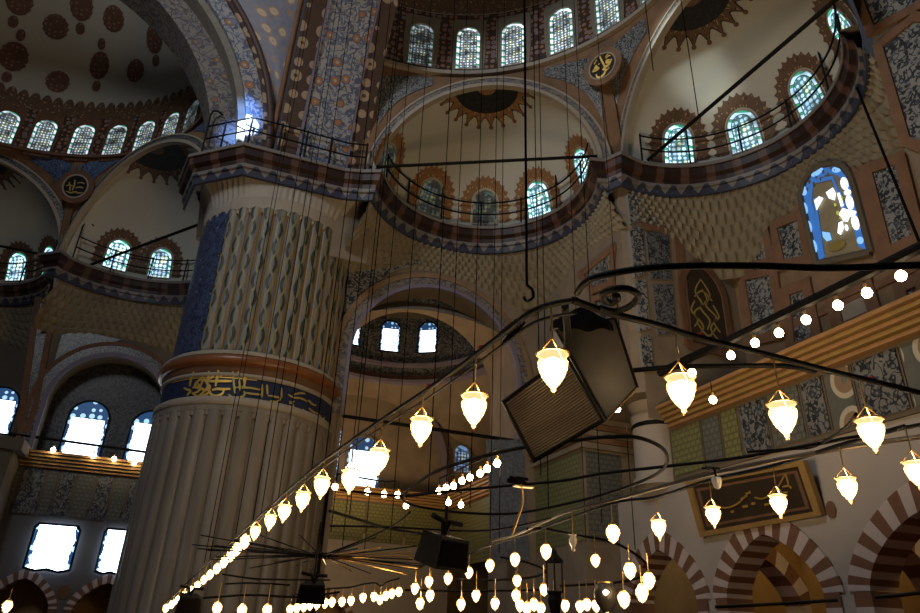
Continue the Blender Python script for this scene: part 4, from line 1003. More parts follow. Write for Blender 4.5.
ins = [T(q) for q in ([(265, 150), (240, 215), (225, 285)], [(400, 145), (398, 200), (380, 240), (392, 285), (350, 340), (300, 378)], [(490, 140), (478, 200), (462, 285)], [(460, 170), (425, 205), (400, 215), (378, 245)],
       [(385, 240), (480, 238), (610, 238)], [(345, 195), (320, 225), (290, 250), (275, 285), (300, 300), (330, 270), (360, 205)], [(245, 345), (290, 375), (340, 375), (390, 350), (420, 330)],
       [(395, 265), (412, 290), (402, 330), (440, 370), (490, 370), (530, 345), (540, 300)], [(430, 322), (470, 310), (530, 312), (600, 310)], [(250, 300), (290, 290), (322, 305), (300, 335), (260, 350)],
       [(170, 300), (200, 315), (232, 330), (200, 370)], [(620, 150), (630, 260), (640, 350)], [(670, 150), (680, 250), (690, 330)], [(580, 360), (620, 385), (690, 385), (730, 360), (720, 330)],
       [(690, 300), (780, 300), (880, 320)], [(640, 300), (700, 290), (745, 292)], [(740, 345), (800, 355), (880, 362)], [(500, 195), (540, 175), (562, 190)], [(715, 240), (735, 200), (725, 285)],
       [(330, 240), (360, 225), (378, 250)], [(300, 260), (330, 300), (360, 320), (395, 320)])] + \
      [U2(q) for q in ([(110, 310), (160, 318), (220, 335), (190, 365), (130, 355)], [(290, 300), (340, 328), (400, 335), (460, 362)], [(300, 360), (330, 385), (342, 420), (390, 442), (430, 430)], [(300, 382), (345, 360)], [(340, 302), (400, 290), (440, 296)], [(60, 210), (64, 270), (60, 330)], [(105, 215), (110, 300)], [(230, 240), (234, 330)], [(470, 350), (500, 385), (540, 400)], [(560, 480), (590, 520), (610, 500)], [(470, 420), (520, 460), (560, 470)])]
strokes(lambda x, y, off: on_cyl(x, y, pcv, S*.187+.015+off, False), ins[:11]+ins[17:21], 2.6, 'inscription_stroke', 'gold', ibd, .03)
strokes(lambda x, y, off: on_cyl(x, y, pcv, S*.187+.015+off, False), ins[11:17]+ins[21:], 2.0, 'inscription_stroke', 'golddim', ibd, .03)  # writing on the right in dimmer gold, weaker light put into its colour
mb = MB(); mb.grid(lambda u, v: Vector((pcv.x+math.sin(R_(-62+60*u))*(S*.187+.03), pcv.y-math.cos(R_(-62+60*u))*(S*.187+.03), EYE+S*(.4545+.002*v))), 24, 1); mb.build('gold_line', 'gold', root)

# ================================================================== IRONWORK ON THE CORNICES
def railing(path, label, step=2.0, hooks=(), d=.027):
    pts = off_path(path, d); root = empty('iron_railing', P(*pts[len(pts)//2], 1.01)); tag(root, label, 'railing')
    for hh in (.040, .078): MB().tube([P(x, y, 1.01+hh) for x, y in pts], .045, 6).build('rail', 'iron', root)
    acc = 0; last = None; k = 0
    for p in pts:
        if last is not None: acc += S*math.dist(p, last)
        if last is None or acc > step:
            acc = 0; mb = MB(); b = P(*p, 1.0)
            if k in hooks: mb.tube([b, b+Vector((0, 0, 2.5)), b+Vector((.05, 0, 2.75)), b+Vector((.3, .1, 2.9)), b+Vector((.55, .2, 2.8))], .045, 6)
            else: mb.tube([b, b+Vector((0, 0, 1.85))], .05, 6)
            mb.build('post', 'iron', root); k += 1
        last = p
    return root
railing([(-.10, 1.46), (-.06, 1.427), (-.01, 1.387), (.05, 1.385), (.11, 1.385), (.17, 1.385), (.213, 1.385), (.262, 1.372)], 'black railing on the cornice over the big pier', 1.0, (0,))
railing(arcp(E1, RE, -56, 116, 60), 'black railing round the foot of the yellowish half dome', 2.1, (2, 5))
railing(arcp(E2, RE, 6, 150, 60), 'black railing round the foot of the right half dome', 2.1, (1, 4, 6))
railing(arcp(B1, RE2, -36, 130, 60), 'black railing under the windows of the half dome left of the pier', 2.1, (0,))
railing(arcp(B2, RE2, -88, 86, 50), 'black railing in the half dome at the left edge', 2.1, ())
def bar(a, b, r, name, label, cat, mat='iron'):
    tag(MB().tube([a, b], r, 10).build(name, mat), label, cat)
bar(P(.27, 1.36, 1.035), P(.775, 1.08, 1.035), .08, 'tie_bar', 'thick iron tie bar across the yellowish half dome', 'tie bar')
bar(on_z(648, 160, EYE+S*1.0), on_z(840, -4, EYE+S*1.0), .085, 'tie_bar', 'thick black tie bar slanting across the right half dome', 'tie bar')
bar(on_z(82, 268, EYE+S*1.015), on_z(200, 224, EYE+S*1.06), .09, 'tie_bar', 'dark tie bar across the half dome left of the pier', 'tie bar')
bar(P(-1.13, 2.18, 1.02), P(-.53, 2.19, 1.02), .08, 'tie_bar', 'dark tie bar low across the half dome at the left edge', 'tie bar')
bar(P(.16, 2.285, .47), P(-.50, 2.285, .485), .08, 'tie_bar', 'tie bar across the foot of the tall glaring windows', 'tie bar')
bar(P(.30, 1.52, .45), P(.795, 1.52, .45), .09, 'tie_bar', 'dim tie bar across the big arch behind the lamps', 'tie bar')

# ================================================================== CHANDELIER
ZP = EYE+HB; ZL = EYE+HL; ZU = EYE+4.2
def smooth(pts, k=6):
    q = [Vector(p) for p in pts]; out = []
    for i in range(len(q)-1):
        a = q[max(i-1, 0)]; b = q[i]; c = q[i+1]; d = q[min(i+2, len(q)-1)]
        for j in range(k):
            t = j/k; out.append(.5*((2*b)+(c-a)*t+(2*a-5*b+4*c-d)*t*t+(3*b-a-3*c+d)*t**3))
    return out+[q[-1]]
def pz(l, z=None, cap=21): return [on_z(x, y, z or ZP, cap) for x, y in l]
hubc = on_z(322, 556, ZP, 13)
chand = empty('iron_chandelier', on_z(553, 303, ZP)); tag(chand, 'wide black iron chandelier frame hung with rows of lit glass lamps', 'chandelier')
P1 = smooth(pz([(166, 602), (200, 571), (250, 525), (300, 480), (340, 449), (380, 421), (440, 381), (500, 336), (530, 313), (553, 304), (578, 300)]))
P2 = smooth(pz([(572, 300), (610, 313), (650, 323), (700, 338), (760, 353), (830, 371), (925, 394), (1080, 432)]))
pipes = [(P1, .021), ([p+Vector((.02, .05, -.045)) for p in P1], .011), (P2, .024),
    (smooth(pz([(577, 293), (585, 283), (600, 276), (640, 269), (690, 266), (760, 266), (830, 268), (925, 265), (1100, 262)])), .021),
    (smooth(pz([(626, 371), (675, 367), (730, 366), (785, 366), (815, 372)])), .020),
    (smooth(pz([(402, 497), (412, 487), (435, 472), (470, 460), (520, 448), (577, 440), (607, 437), (640, 438), (664, 450), (665, 466), (645, 480), (595, 497), (532, 511), (500, 514), (455, 512), (412, 505), (402, 497)])), .022),
    (smooth(pz([(340, 490), (402, 496), (440, 492), (505, 486), (560, 481), (600, 474), (660, 467), (730, 459), (800, 447), (860, 436), (925, 424), (1050, 402)])), .020),
    (smooth(pz([(330, 526), (387, 527), (470, 531), (512, 527), (560, 516)])), .02),
    (smooth(pz([(330, 511), (360, 520), (387, 528), (427, 535)])), .03),
    (smooth(pz([(490, 541), (515, 535), (567, 512), (625, 497), (690, 479), (760, 463), (850, 447), (925, 436), (1060, 418)])), .026),
    (smooth(pz([(527, 529), (545, 529), (575, 535), (612, 542), (635, 554), (647, 565), (645, 573), (635, 579), (610, 583), (560, 586)], None, 15)), .03),
    (smooth(pz([(450, 579), (480, 580), (515, 579), (537, 576), (545, 570), (525, 562), (500, 557)], None, 15)), .03),
    (smooth(pz([(405, 590), (470, 591), (540, 590)], None, 17)), .03),
    (smooth(pz([(715, 607), (775, 604), (838, 600)], None, 6)), .016), (smooth(pz([(875, 597), (900, 595), (925, 592)], None, 6)), .018),
    (smooth(pz([(747, 452), (790, 449), (815, 446), (845, 428), (856, 414)])), .016),
    (smooth(pz([(322, 556), (345, 547), (370, 537), (395, 524), (410, 512)], None, 13)), .02),
    (smooth(pz([(203, 598), (250, 595), (300, 597), (340, 592)], None, 14)), .025), (smooth(pz([(225, 584), (250, 583), (290, 585)], None, 14)), .02), (smooth(pz([(222, 574), (260, 579), (330, 580)], None, 14)), .02)]
for k, (pp, r) in enumerate(pipes): MB().tube(pp, r*.78, 8).build('pipe', 'ironlt' if k == 9 else 'iron', chand, True)
sp = [(600, 308), (612, 311), (624, 309), (634, 303), (638, 295), (628, 289), (615, 289), (604, 293), (604, 299), (611, 303), (617, 300), (617, 296), (612, 296)]
MB().tube(smooth(pz(sp)), .017, 8).build('scroll', 'iron', chand, True)
mb = MB()
for i in range(6):
    a = on_z(500+i*3, 337-i*2.4, ZP); mb.tube([a+Vector((0, 0, .025)), a+Vector((.03, .02, .05)), a+Vector((.05, -.01, .02)), a+Vector((.02, 0, -.03))], .008, 6)
mb.build('cord_binding', 'wire', chand)
for px, py in ((430, 378), (482, 342), (698, 331), (876, 377)):
    pp = P1 if px < 560 else P2; d = ray(px, py); q = min(pp, key=lambda v_: abs(math.atan2(v_.x, v_.y)-math.atan2(d.x, d.y)))
    MB().box(q+Vector((0, 0, .018)), (.014, .006, 0), (-.006, .014, 0), (0, 0, .008)).build('red_clip', 'red', chand)
# spoked hub
MB().lathe(hubc, [(.30, -.02), (.34, 0), (.30, .03), (.18, .03)], 20).build('hub', 'iron', chand)
for i in range(44):
    a = 2*PI*i/44+.05; d = Vector((math.cos(a), math.sin(a), 0)); L = 2.0+.25*math.sin(i*2.3); bright = d.x > .1
    MB().tube([hubc+d*.25, hubc+d*L+Vector((0, 0, .14*math.sin(i*1.7)))], .010, 6).build('spoke', 'brass' if bright and i % 2 else 'iron', chand)
# clamp and brass wire
a = on_z(521, 482, ZP)
mb = MB()
for i in range(7): b = a+Vector((random.uniform(-.10, .10), random.uniform(-.03, .03), random.uniform(-.02, .03))); mb.tube([b-Vector((.07, 0, -.01)), b+Vector((.07, .02, .01))], .016, 6)
mb.build('clamp', 'iron', chand); MB().box(a+Vector((.03, 0, -.045)), (.11, 0, 0), (0, .04, 0), (0, 0, .008)).build('brass_plate', 'brass', chand)
dd = (a-CAM).length
MB().tube(smooth([CAM+ray(x, y)*dd for x, y in ((521, 484), (523, 494), (522, 506), (517, 520), (512, 535))]), .012, 6).build('brass_wire', 'brass', chand)

# upper iron hoop with small bulbs
rod_pts = pz([(660, 373), (690, 358), (730, 340), (815, 299), (925, 245), (1110, 154)], ZU)
hoop = empty('bulb_rail', rod_pts[2]); tag(hoop, 'straight black rail above the small bulbs on the right', 'rail'); MB().tube(rod_pts, .07, 8).build('rail', 'iron', hoop)

# lamps: one of each kind, then copies
def lamp_proto(kind):
    t = empty('glass_lamp', (0, 0, 0))
    if kind == 'near':
        gs = MB().lathe((0, 0, 0), [(.004, -.105), (.014, -.098), (.012, -.086), (.030, -.066), (.054, -.03), (.069, .01), (.074, .042), (.062, .060), (.074, .083)], 16).build('glass_shade', 'shade', t, True)
        MB().lathe((0, 0, 0), [(.002, -.072), (.022, -.055), (.044, -.02), (.052, .02), (.044, .050), (.012, .066)], 12).build('bulb', 'lamp', gs, True)
        MB().tube([(.078*math.cos(2*PI*i/16), .078*math.sin(2*PI*i/16), .085) for i in range(16)], .005, 6, 0, True).build('rim', 'brass', gs)
        MB().lathe((0, 0, -.118), [(.001, -.006), (.009, 0), (.009, .010), (.003, .016)], 8).build('finial', 'brass', gs)
        for i in range(3):
            a = 2*PI*i/3+.4; MB().tube([(.076*math.cos(a), .076*math.sin(a), .085), (0, 0, .17)], .003, 5).build('suspension_wire', 'brass', t)
        MB().tube([(0, 0, 0), (0, 0, 1)], .005, 6).build('hanger', 'brass', t)
    else:
        gs = MB().lathe((0, 0, 0), [(.004, -.09), (.04, -.06), (.066, 0), (.066, .04), (.04, .078)], 10).build('glass_shade', 'shade', t, True)
        MB().lathe((0, 0, 0), [(.002, -.066), (.028, -.04), (.046, 0), (.044, .035), (.01, .058)], 10).build('bulb', 'lamp', gs, True)
        MB().lathe((0, 0, .078), [(.044, 0), (.03, .02), (.008, .03)], 8).build('cap', 'brass', gs)
        MB().tube([(0, 0, 0), (0, 0, 1)], .006, 5).build('hanger', 'brass', t)
    return t
def bulb_proto():
    t = empty('small_bulb', (0, 0, 0))
    MB().lathe((0, 0, 0), [(.004, -.065), (.045, -.05), (.066, 0), (.05, .045), (.022, .07)], 10).build('bulb', 'bulb', t, True)
    MB().lathe((0, 0, .07), [(.026, 0), (.026, .06), (.005, .075)], 8).build('socket', 'brass', t)
    MB().tube([(0, 0, 0), (0, 0, 1)], .008, 5).build('hanger', 'wire', t)
    return t
PR = {'near': lamp_proto('near'), 'far': lamp_proto('far'), 'bulb': bulb_proto()}; used = set()
def lamp(kind, pos, hang, label, group=None, base=.16, scale=1.0, cat='lamp'):
    p = PR[kind]
    if kind not in used: used.add(kind); o = p; o.location = pos; o.scale = (scale,)*3
    else: o = dup(p, pos, label, None, scale)
    o['label'] = label; o['category'] = cat
    if 'group' in o: del o['group']
    if group: o['group'] = group
    for ch in o.children:
        if ch.name.startswith('hanger'): ch.location = (0, 0, base); ch.scale = (1, 1, max(.05, hang/scale-base))
    return o
def under(pipe, px, py):
    d = ray(px, py); az = math.atan2(d.x, d.y); best = None
    for a, b in zip(pipe, pipe[1:]):
        a1 = math.atan2(a.x, a.y); b1 = math.atan2(b.x, b.y)
        if (a1-az)*(b1-az) <= 0 and a1 != b1: t = (az-a1)/(b1-a1); best = a.lerp(b, t); break
    if best is None: best = min(pipe, key=lambda q: abs(math.atan2(q.x, q.y)-az))
    hd = math.hypot(best.x, best.y); t = hd/math.hypot(d.x, d.y); p = CAM+d*t; return p, best.z-p.z
lab = ['lit glass lamp hanging in front of the ribbed speaker', 'lit glass lamp just left of the ribbed speaker', 'second lit lamp to the left of the speaker', 'lit lamp before the bright window low behind the arch',
       'lit lamp at the lower left corner of the bright window behind the arch']
rowg = 'close set lamps along the left pipe'
for k, (px, py) in enumerate([(553, 371), (474, 410), (421, 431), (379, 461), (350, 481), (321.5, 487), (302.5, 501), (284, 513), (270, 522), (255, 533), (245, 542), (237, 549.5), (231, 556), (224, 562.5), (217, 569), (210, 575), (204, 580), (197.5, 585.5), (191, 590.5), (184, 595.5), (178, 600), (172, 604.5), (166, 608.5)]):
    pos, hg = under(P1, px, py); sc_ = 1.0 if k < 5 else (1.05 if k < 10 else 1.25)
    if k < 5: lamp('near', pos, hg, lab[k], None, .16, 1.0)
    else: lamp('near' if k < 10 else 'far', pos, max(.1, hg), 'lit lamp in the dense diagonal row in front of the fluted pier', rowg, .16 if k < 10 else .1, sc_)
for k, (px, py) in enumerate([(682, 393), (784, 419), (872, 434)]):
    pos, hg = under(P2, px, py); lamp('near', pos, hg, ['lit glass lamp to the right of the speakers under the dark pipe', 'lit glass lamp in front of the tiled parapet at right', 'lit glass lamp under the dark pipe nearest the right edge'][k], None, .16, 1.0)
ring = [(917, 474), (848, 489), (779, 505), (713.5, 516), (659, 529), (613, 534), (546, 552), (515, 560), (490, 566), (469, 573), (448, 579), (429, 582), (415, 589)]
rl = ['lit lamp cut by the right edge of the photograph', 'lit lamp right of the framed calligraphy', 'lit lamp over the right half of the framed calligraphy', 'lit lamp over the left corner of the framed calligraphy',
      'lit lamp left of the framed calligraphy, over pale stone', 'lit lamp above the curl of the small iron hoop', 'lit lamp beside the thin standing lantern', 'lit lamp left of the standing lantern, top of three above each other']
RP = []
for k, (px, py) in enumerate(ring):
    pos = on_z(px, py, ZL, 14); RP.append(Vector((pos.x, pos.y, pos.z+.345)))
    if k < 5: lamp('near', pos, .345, rl[k], None, .16, 1.0 if k < 4 else 1.1)
    else: lamp('far', pos, .345, rl[k] if k < len(rl) else 'lit lamp in the sparse row under the dark hanging speaker', None if k < len(rl) else 'lamps in the sparse row below the dark speaker', .1, 1.2)
MB().tube(smooth(RP), .018, 6).build('pipe', 'iron', chand, True)
far1 = [(290, 610), (297, 608.5), (304, 607), (310, 605.5), (317, 604.5), (325, 603.5), (332, 602.5), (342, 602), (351, 601), (363, 598), (374, 597), (380, 600), (386, 596), (392, 594), (399, 592)]
RP = []
for px, py in far1:
    pos = on_z(px, py, ZL, 19); RP.append(Vector((pos.x, pos.y, pos.z+.33))); lamp('far', pos, .33, 'lit lamp in the long tight string at the bottom centre', 'lamps in the tight string at the bottom', .1, 1.35)
MB().tube(smooth(RP), .02, 6).build('pipe', 'iron', chand, True)
far2 = [(595.5, 561), (517, 581), (516, 596), (544, 590), (430, 596), (476, 596), (495, 604), (520, 606), (527, 609), (534, 605), (541, 609), (554, 606), (565, 606), (580, 607), (587, 605), (596, 606), (607, 607), (461, 605), (420, 604), (217, 609), (242, 611), (267, 611)]
for px, py in far2:
    pos = on_z(px, py, ZL, 12.5); lamp('far', pos, .4, 'lit lamp in the bright cluster along the bottom edge' if py > 588 and px > 500 else 'lone lit lamp low among the bottom strings', 'lamps clustered at the bottom edge' if py > 588 and px > 500 else 'scattered low lamps', .1, 1.1)
for px, py, l in ((630, 571, 'lit lamp inside the end of the small iron hoop'), (649, 581, 'tilted lit lamp at the outer end of the small iron hoop'), (642, 594, 'lit lamp below the outer end of the iron hoop'), (624, 600, 'lit lamp beside the dark globe near the bottom')):
    lamp('far', on_z(px, py, ZL, 9.5), .33, l, None, .1, 1.15)
lamp('far', on_z(7, 607, ZL, 15), .3, 'lone lit lamp at the lower left corner', None, .1, 1.2)
# unlit lamp
t = empty('unlit_lamp', on_z(573, 541, ZL, 10)); tag(t, 'unlit clear glass lamp hanging left of the lit ones by the iron hoop', 'lamp')
org = ORG[t.name]; g_ = G('clear_glass', .08, 0, .6); M['clear'] = g_.color((.55, .5, .4))
MB().lathe(org, [(.004, -.13), (.03, -.11), (.018, -.08), (.045, -.03), (.055, .02), (.035, .05), (.05, .08)], 12).build('glass_shade', 'clear', t, True); MB().tube([org+Vector((0, 0, .08)), org+Vector((0, 0, .35))], .007, 5).build('hanger', 'brass', t)
# small bulbs under the upper rail and farther strings
for px, py in [(901, 276), (867, 293), (838, 305.5), (806, 320), (779, 333), (755, 343), (731, 355.5)]:
    pos, hg = under(rod_pts, px, py); lamp('bulb', pos, max(.12, hg), 'small lit bulb under the straight rail at right', 'bulbs under the straight rail', .12, .95)
for px, py, l in ((713, 400, 'small lit bulb on the gallery cornice below the rail'), (692, 373, 'small lit bulb just above the lamp right of the speakers'), (617, 409, 'small lit bulb at the corner of the speaker')):
    lamp('bulb', on_z(px, py, EYE+3.6, 14), .3, l, None, .12, .95)
def string(l, z, cap, label, group, sc_):
    RP = []
    for px, py in l:
        pos = on_z(px, py, z, cap); RP.append(pos+Vector((0, 0, .3))); lamp('bulb', pos, .3, label, group, .12, sc_)
    return MB().tube(smooth(RP), .02, 6)
o = string([(439, 491), (446, 488), (453.5, 486), (462, 481), (470, 477.5), (480, 473.5), (487, 469), (497, 463.5)], EYE+3.2, 24, 'small bulb in the slanting string of eight below the big arch', 'string of eight bulbs', 1.15).build('bulb_wire', 'wire'); tag(o, 'thin wire carrying the slanting string of eight bulbs', 'wire')
o = string([(335, 487), (367.5, 492), (384, 494.5), (397.5, 495), (406, 506), (448.5, 502.5), (461, 505)], EYE+3.0, 24, 'small scattered bulb in front of the far gallery cornice', 'bulbs before the far gallery cornice', 1.1).build('bulb_wire', 'wire'); tag(o, 'thin wire carrying the bulbs before the far gallery', 'wire')
for px, py in ((53, 450), (93, 456), (114, 459), (134, 463)): lamp('bulb', on_y(px, py, 2.15), .3, 'small bulb at the foot of the tall glaring windows', 'bulbs under the glaring windows', .12, 2.0)
# other fittings of the chandelier level
p = on_z(717, 483, ZP-.12); t = empty('porcelain_socket', p); tag(t, 'white porcelain lamp socket over the top of the picture frame', 'socket')
MB().lathe(p, [(.012, -.055), (.03, -.04), (.042, 0), (.05, .035), (.04, .05)], 14).build('cup', 'china', t, True); MB().tube([p+Vector((0, 0, .045)), p+Vector((-.01, 0, .13))], .012, 6).build('stem', 'iron', t)
p = on_z(712, 470, ZP); mb = MB()
for i in range(5): b = p+Vector((random.uniform(-.06, .06), random.uniform(-.03, .03), random.uniform(0, .02))); mb.tube([b-Vector((.045, .01, 0)), b+Vector((.045, .01, .01))], .012, 6)
mb.build('clamp', 'iron', chand)

# ---- loudspeakers
def quad3(pxs, dist, tilt):
    c = CAM+ray(sum(p[0] for p in pxs)/4, sum(p[1] for p in pxs)/4)*dist; n = ((CAM-c).normalized()+rt*tilt[0]+up*tilt[1]).normalized()
    return [CAM+ray(*p)*((c-CAM).dot(n)/ray(*p).dot(n)) for p in pxs]
def cabinet(pxs, dist, depth, name_face, face_mat, root, shrink=1.0, flip=1, rim=.012, tilt=(0, 0)):
    q = quad3(pxs, dist, tilt); n = (q[1]-q[0]).cross(q[3]-q[0]).normalized()
    if n.dot(CAM-q[0]) < 0: n = -n
    c = sum(q, Vector())/4; b = [c+(p-c)*shrink-n*depth for p in q]
    mb = MB()
    for i in range(4): j = (i+1) % 4; mb.face([q[i], q[j], b[j], b[i]])
    mb.face(b); mb.face(q); cab = mb.build('cabinet', 'spk', root)
    L = (q[1]-q[0]).length; H = (q[3]-q[0]).length; e = .02
    inner = [c+(p-c)*.93+n*.006 for p in q]
    MB().face(inner, [(0, 0), (L, 0), (L, H), (0, H)] if flip else [(0, 0), (0, L), (H, L), (H, 0)]).build(name_face, face_mat, cab)
    mb = MB().tube([p+n*.002 for p in q], rim, 6, 0, True); mb.build('edge_trim', 'iron', cab)
    return q, n
root = empty('loudspeaker', on_z(560, 320, ZP)); tag(root, 'big ribbed speaker facing the viewer, hung from the corner of the chandelier', 'speaker')
q, n = cabinet([(503, 402), (566, 356), (604, 420), (534, 461)], 3.75, .12, 'grille', 'grille', root, .92, 1, .014, (-.15, -.12))
MB().tube(smooth([q[1]+Vector((0, 0, .0)), q[1].lerp(on_z(565, 306, ZP), .5)+Vector((.03, .03, 0)), on_z(565, 306, ZP)]), .02, 8).build('bracket', 'iron', root)
root = empty('loudspeaker', on_z(600, 322, ZP)); tag(root, 'plain dark speaker facing away to the right behind the ribbed one', 'speaker')
q, n = cabinet([(556, 330), (615, 318), (637, 387), (606, 420)], 4.05, .2, 'side_panel', 'spk', root, .9, 1, .01, (.35, 0))
e = MB().box((q[2]+q[3])/2, (q[3]-q[2])/2, n*.012, Vector((0, 0, .006))); e.build('pale_edge', 'wood', root)
mb = MB(); cc_ = CAM+ray(582, 318)*3.9
mb.grid(lambda u, v: cc_ + (rt*math.cos(2*PI*u)*.17*math.sin(PI*v*.5+.02)*(1+.10*math.sin(u*31)) + fw*math.sin(2*PI*u)*.12*math.sin(PI*v*.5+.02) + Vector((0, 0, .06-.13*v+.012*math.sin(u*44+v*9)))), 36, 8)
tag(mb.build('cable_bundle', 'wire', None, True), 'crumpled black bundle of cable on top of the speakers', 'cable')
def hung_speaker(px, py, dist, w, rot, label):
    c = CAM+ray(px, py)*dist; root = empty('loudspeaker', c); tag(root, label, 'speaker'); R = Matrix.Rotation(rot, 3, 'Z') @ Matrix.Rotation(.28, 3, 'X')
    pr = [(-.5, -.42), (.5, -.42), (.36, .30), (-.36, .30)]; f_ = lambda x, y, z: c + R @ Vector((x*w, y*w, z*w)); mb = MB()
    lo = [f_(x, y, -.30) for x, y in pr]; hi = [f_(x*.86, y*.86+.03, .30) for x, y in pr]
    for i in range(4): j = (i+1) % 4; mb.face([lo[i], lo[j], hi[j], hi[i]])
    mb.face(lo); mb.face(hi); mb.build('cabinet', 'iron', root)
    fr = [f_(-.42, -.425, -.24), f_(.42, -.425, -.24), f_(.36, -.375, .24), f_(-.36, -.375, .24)]; MB().face(fr, [(0, 0), (.4, 0), (.4, .3), (0, .3)]).build('front_grille', 'wire', root)
    MB().tube([f_(0, 0, .3), f_(-.1, 0, .55), f_(-.45, 0, .62)], .03*w/.5, 6).build('bracket', 'iron', root)
    MB().tube([f_(0, 0, .5), Vector((f_(0, 0, .5).x, f_(0, 0, .5).y, max(ZP, f_(0, 0, .8).z)))], .02, 6).build('hanger_rod', 'iron', root) if px > 250 else None
    MB().tube([f_(0, 0, .3), f_(.1, 0, .55), f_(.45, 0, .55)], .03*w/.5, 6).build('bracket', 'iron', root)
hung_speaker(440, 550, 9.0, .62, .5, 'dark speaker hanging above the sparse lamps at bottom centre')
hung_speaker(313, 592, 11, .42, -.3, 'small round shouldered speaker under the spoked hub')
hung_speaker(188, 603, 13, .42, .2, 'small dark speaker beside the end of the diagonal lamp row')
# standing lantern and globe near the bottom
p = CAM+ray(555, 600)*11; t = empty('lantern', p); tag(t, 'slender dark lantern standing among the lamps at bottom centre', 'lantern')
MB().lathe(p, [(.2, -p.z), (.18, -p.z+.1), (.05, -p.z+.2), (.05, -.3), (.12, .0), (.10, .05), (.12, .10), (.12, .12)], 6).build('post', 'iron', t); mb = MB()
for i in range(6): a = PI*i/3; mb.tube([p+Vector((.13*math.cos(a), .13*math.sin(a), .10)), p+Vector((.13*math.cos(a), .13*math.sin(a), .52))], .014, 5)
mb.build('cage', 'iron', t); MB().lathe(p+Vector((0, 0, .52)), [(.16, 0), (.15, .03), (.06, .12), (.02, .20)], 6).build('roof', 'iron', t)
p = CAM+ray(606, 594)*10; t = empty('globe', p); tag(t, 'dark glass globe with a bright glint near the bottom', 'globe')
MB().lathe(p, [(.05, -.22), (.14, -.12), (.17, 0), (.14, .11), (.07, .14)], 18).build('bowl', 'spk', t, True); MB().tube([p+Vector((.09*math.cos(a/12*2*PI), .09*math.sin(a/12*2*PI), .14)) for a in range(12)], .012, 6, 0, True).build('rim', 'brass', t)
MB().lathe(p+(CAM-p).normalized()*.18+Vector((0, 0, .02)), [(.002, -.035), (.04, 0), (.002, .035)], 10).build('bulb', 'bulb', t, True)
# framed calligraphy leaning out from the gallery wall
fr = [on_x(687, 482, .842), on_x(805, 460, .842), on_x(824, 515, .864), on_x(702, 537, .864)]
root = empty('framed_calligraphy', sum(fr, Vector())/4); tag(root, 'gilt framed dark calligraphy panel leaning out above the striped arches', 'picture'); nrm = (fr[1]-fr[0]).cross(fr[3]-fr[0]).normalized()
if nrm.dot(CAM-fr[0]) < 0: nrm = -nrm
bl = lambda u, v, o_: fr[0].lerp(fr[1], u).lerp(fr[3].lerp(fr[2], u), v)+nrm*o_
mb = MB(); mb.face([bl(0, 0, -.1), bl(1, 0, -.1), bl(1, 1, -.1), bl(0, 1, -.1)]); mb.face([bl(.04, .08, .0), bl(.96, .08, .0), bl(.96, .92, .0), bl(.04, .92, .0)]); pnl = mb.build('panel', 'screen', root)
def ringq(a, b, z, mat, nm):
    mb = MB(); A = [(a, a*2), (1-a, a*2), (1-a, 1-a*2), (a, 1-a*2)]; B = [(b, b*2), (1-b, b*2), (1-b, 1-b*2), (b, 1-b*2)]
    for i in range(4):
        j = (i+1) % 4; mb.face([bl(*A[i], z), bl(*A[j], z), bl(*B[j], z), bl(*B[i], z)]); mb.face([bl(*A[i], -.1), bl(*A[j], -.1), bl(*A[j], z), bl(*A[i], z)]); mb.face([bl(*B[i], -.02), bl(*B[j], -.02), bl(*B[j], z), bl(*B[i], z)])
    mb.build(nm, mat, root)
ringq(0, .045, .10, 'wood', 'frame'); ringq(.075, .10, .015, 'brown', 'inner_border')
PC = lambda x, y: ((x-0)/840, (y-90)/430)
cal = [[(205, 350), (270, 352), (330, 325), (370, 285), (405, 250)], (11, [(345, 300), (385, 280)]), (11, [(375, 265), (408, 262)]), [(430, 290), (470, 298), (510, 285), (545, 260), (580, 215), (620, 145)],
       [(620, 145), (632, 185), (640, 225)], (12, [(600, 225), (640, 220), (655, 235)]), (12, [(605, 262), (635, 258)]), (16, [(285, 380), (305, 375)]), (16, [(355, 348), (390, 342)]), (16, [(410, 330), (435, 326)]), (14, [(490, 335), (520, 330)])]
sk = quad_map = [(685+x/6.133, 450+y/6.133) for x, y in ((0, 0),)]
def frp(x, y, off):
    d = ray(685+x/6.133, 450+y/6.133); t = (fr[0]-CAM).dot(nrm)/d.dot(nrm); return CAM+d*t+nrm*(off+.01)
strokes(frp, cal, 11, 'letter_stroke', 'gold', pnl, .02)

# ---- hanging cables
def cable(px, py, dist, label, group=None, r=.008, zlo=ZP, zhi=None):
    d = ray(px, py); k = dist/math.hypot(d.x, d.y); x, y = d.x*k, d.y*k
    tag(MB().tube([(x, y, zlo), (x, y, zhi or EYE+dist*2.3+6)], r, 6).build('hanging_cable', 'wire'), label, 'cable', group)
a = on_z(527, 303, ZP); 
root = empty('hanging_cable', a); tag(root, 'thick vertical cable ending in a hook above the speakers', 'cable')
MB().tube([a+Vector((0, 0, .10)), a+Vector((0, 0, 14))], .007, 6).build('cable', 'wire', root); MB().tube(smooth([a+Vector((0, 0, .10)), a+Vector((.03, 0, .08)), a+Vector((.035, 0, .04)), a+Vector((.0, 0, .01)), a+Vector((-.02, 0, .03))]), .008, 6).build('hook', 'iron', root)
for px, dist in ((447, 8), (461, 11), (480, 9), (496, 12), (503, 14), (535.5, 7), (541, 9), (569, 12), (582, 10), (420, 13), (606, 13)):
    cable(px, 150, dist, 'thin cable hanging straight down in front of the yellowish half dome', 'cables before the yellowish half dome', .003+.0004*dist)
for px, dist in ((387, 10), (384, 14), (401, 16), (374, 12)): cable(px, 150, dist, 'thin cable hanging between the pier and the yellowish half dome', 'cables beside the pier', .003+.0004*dist)
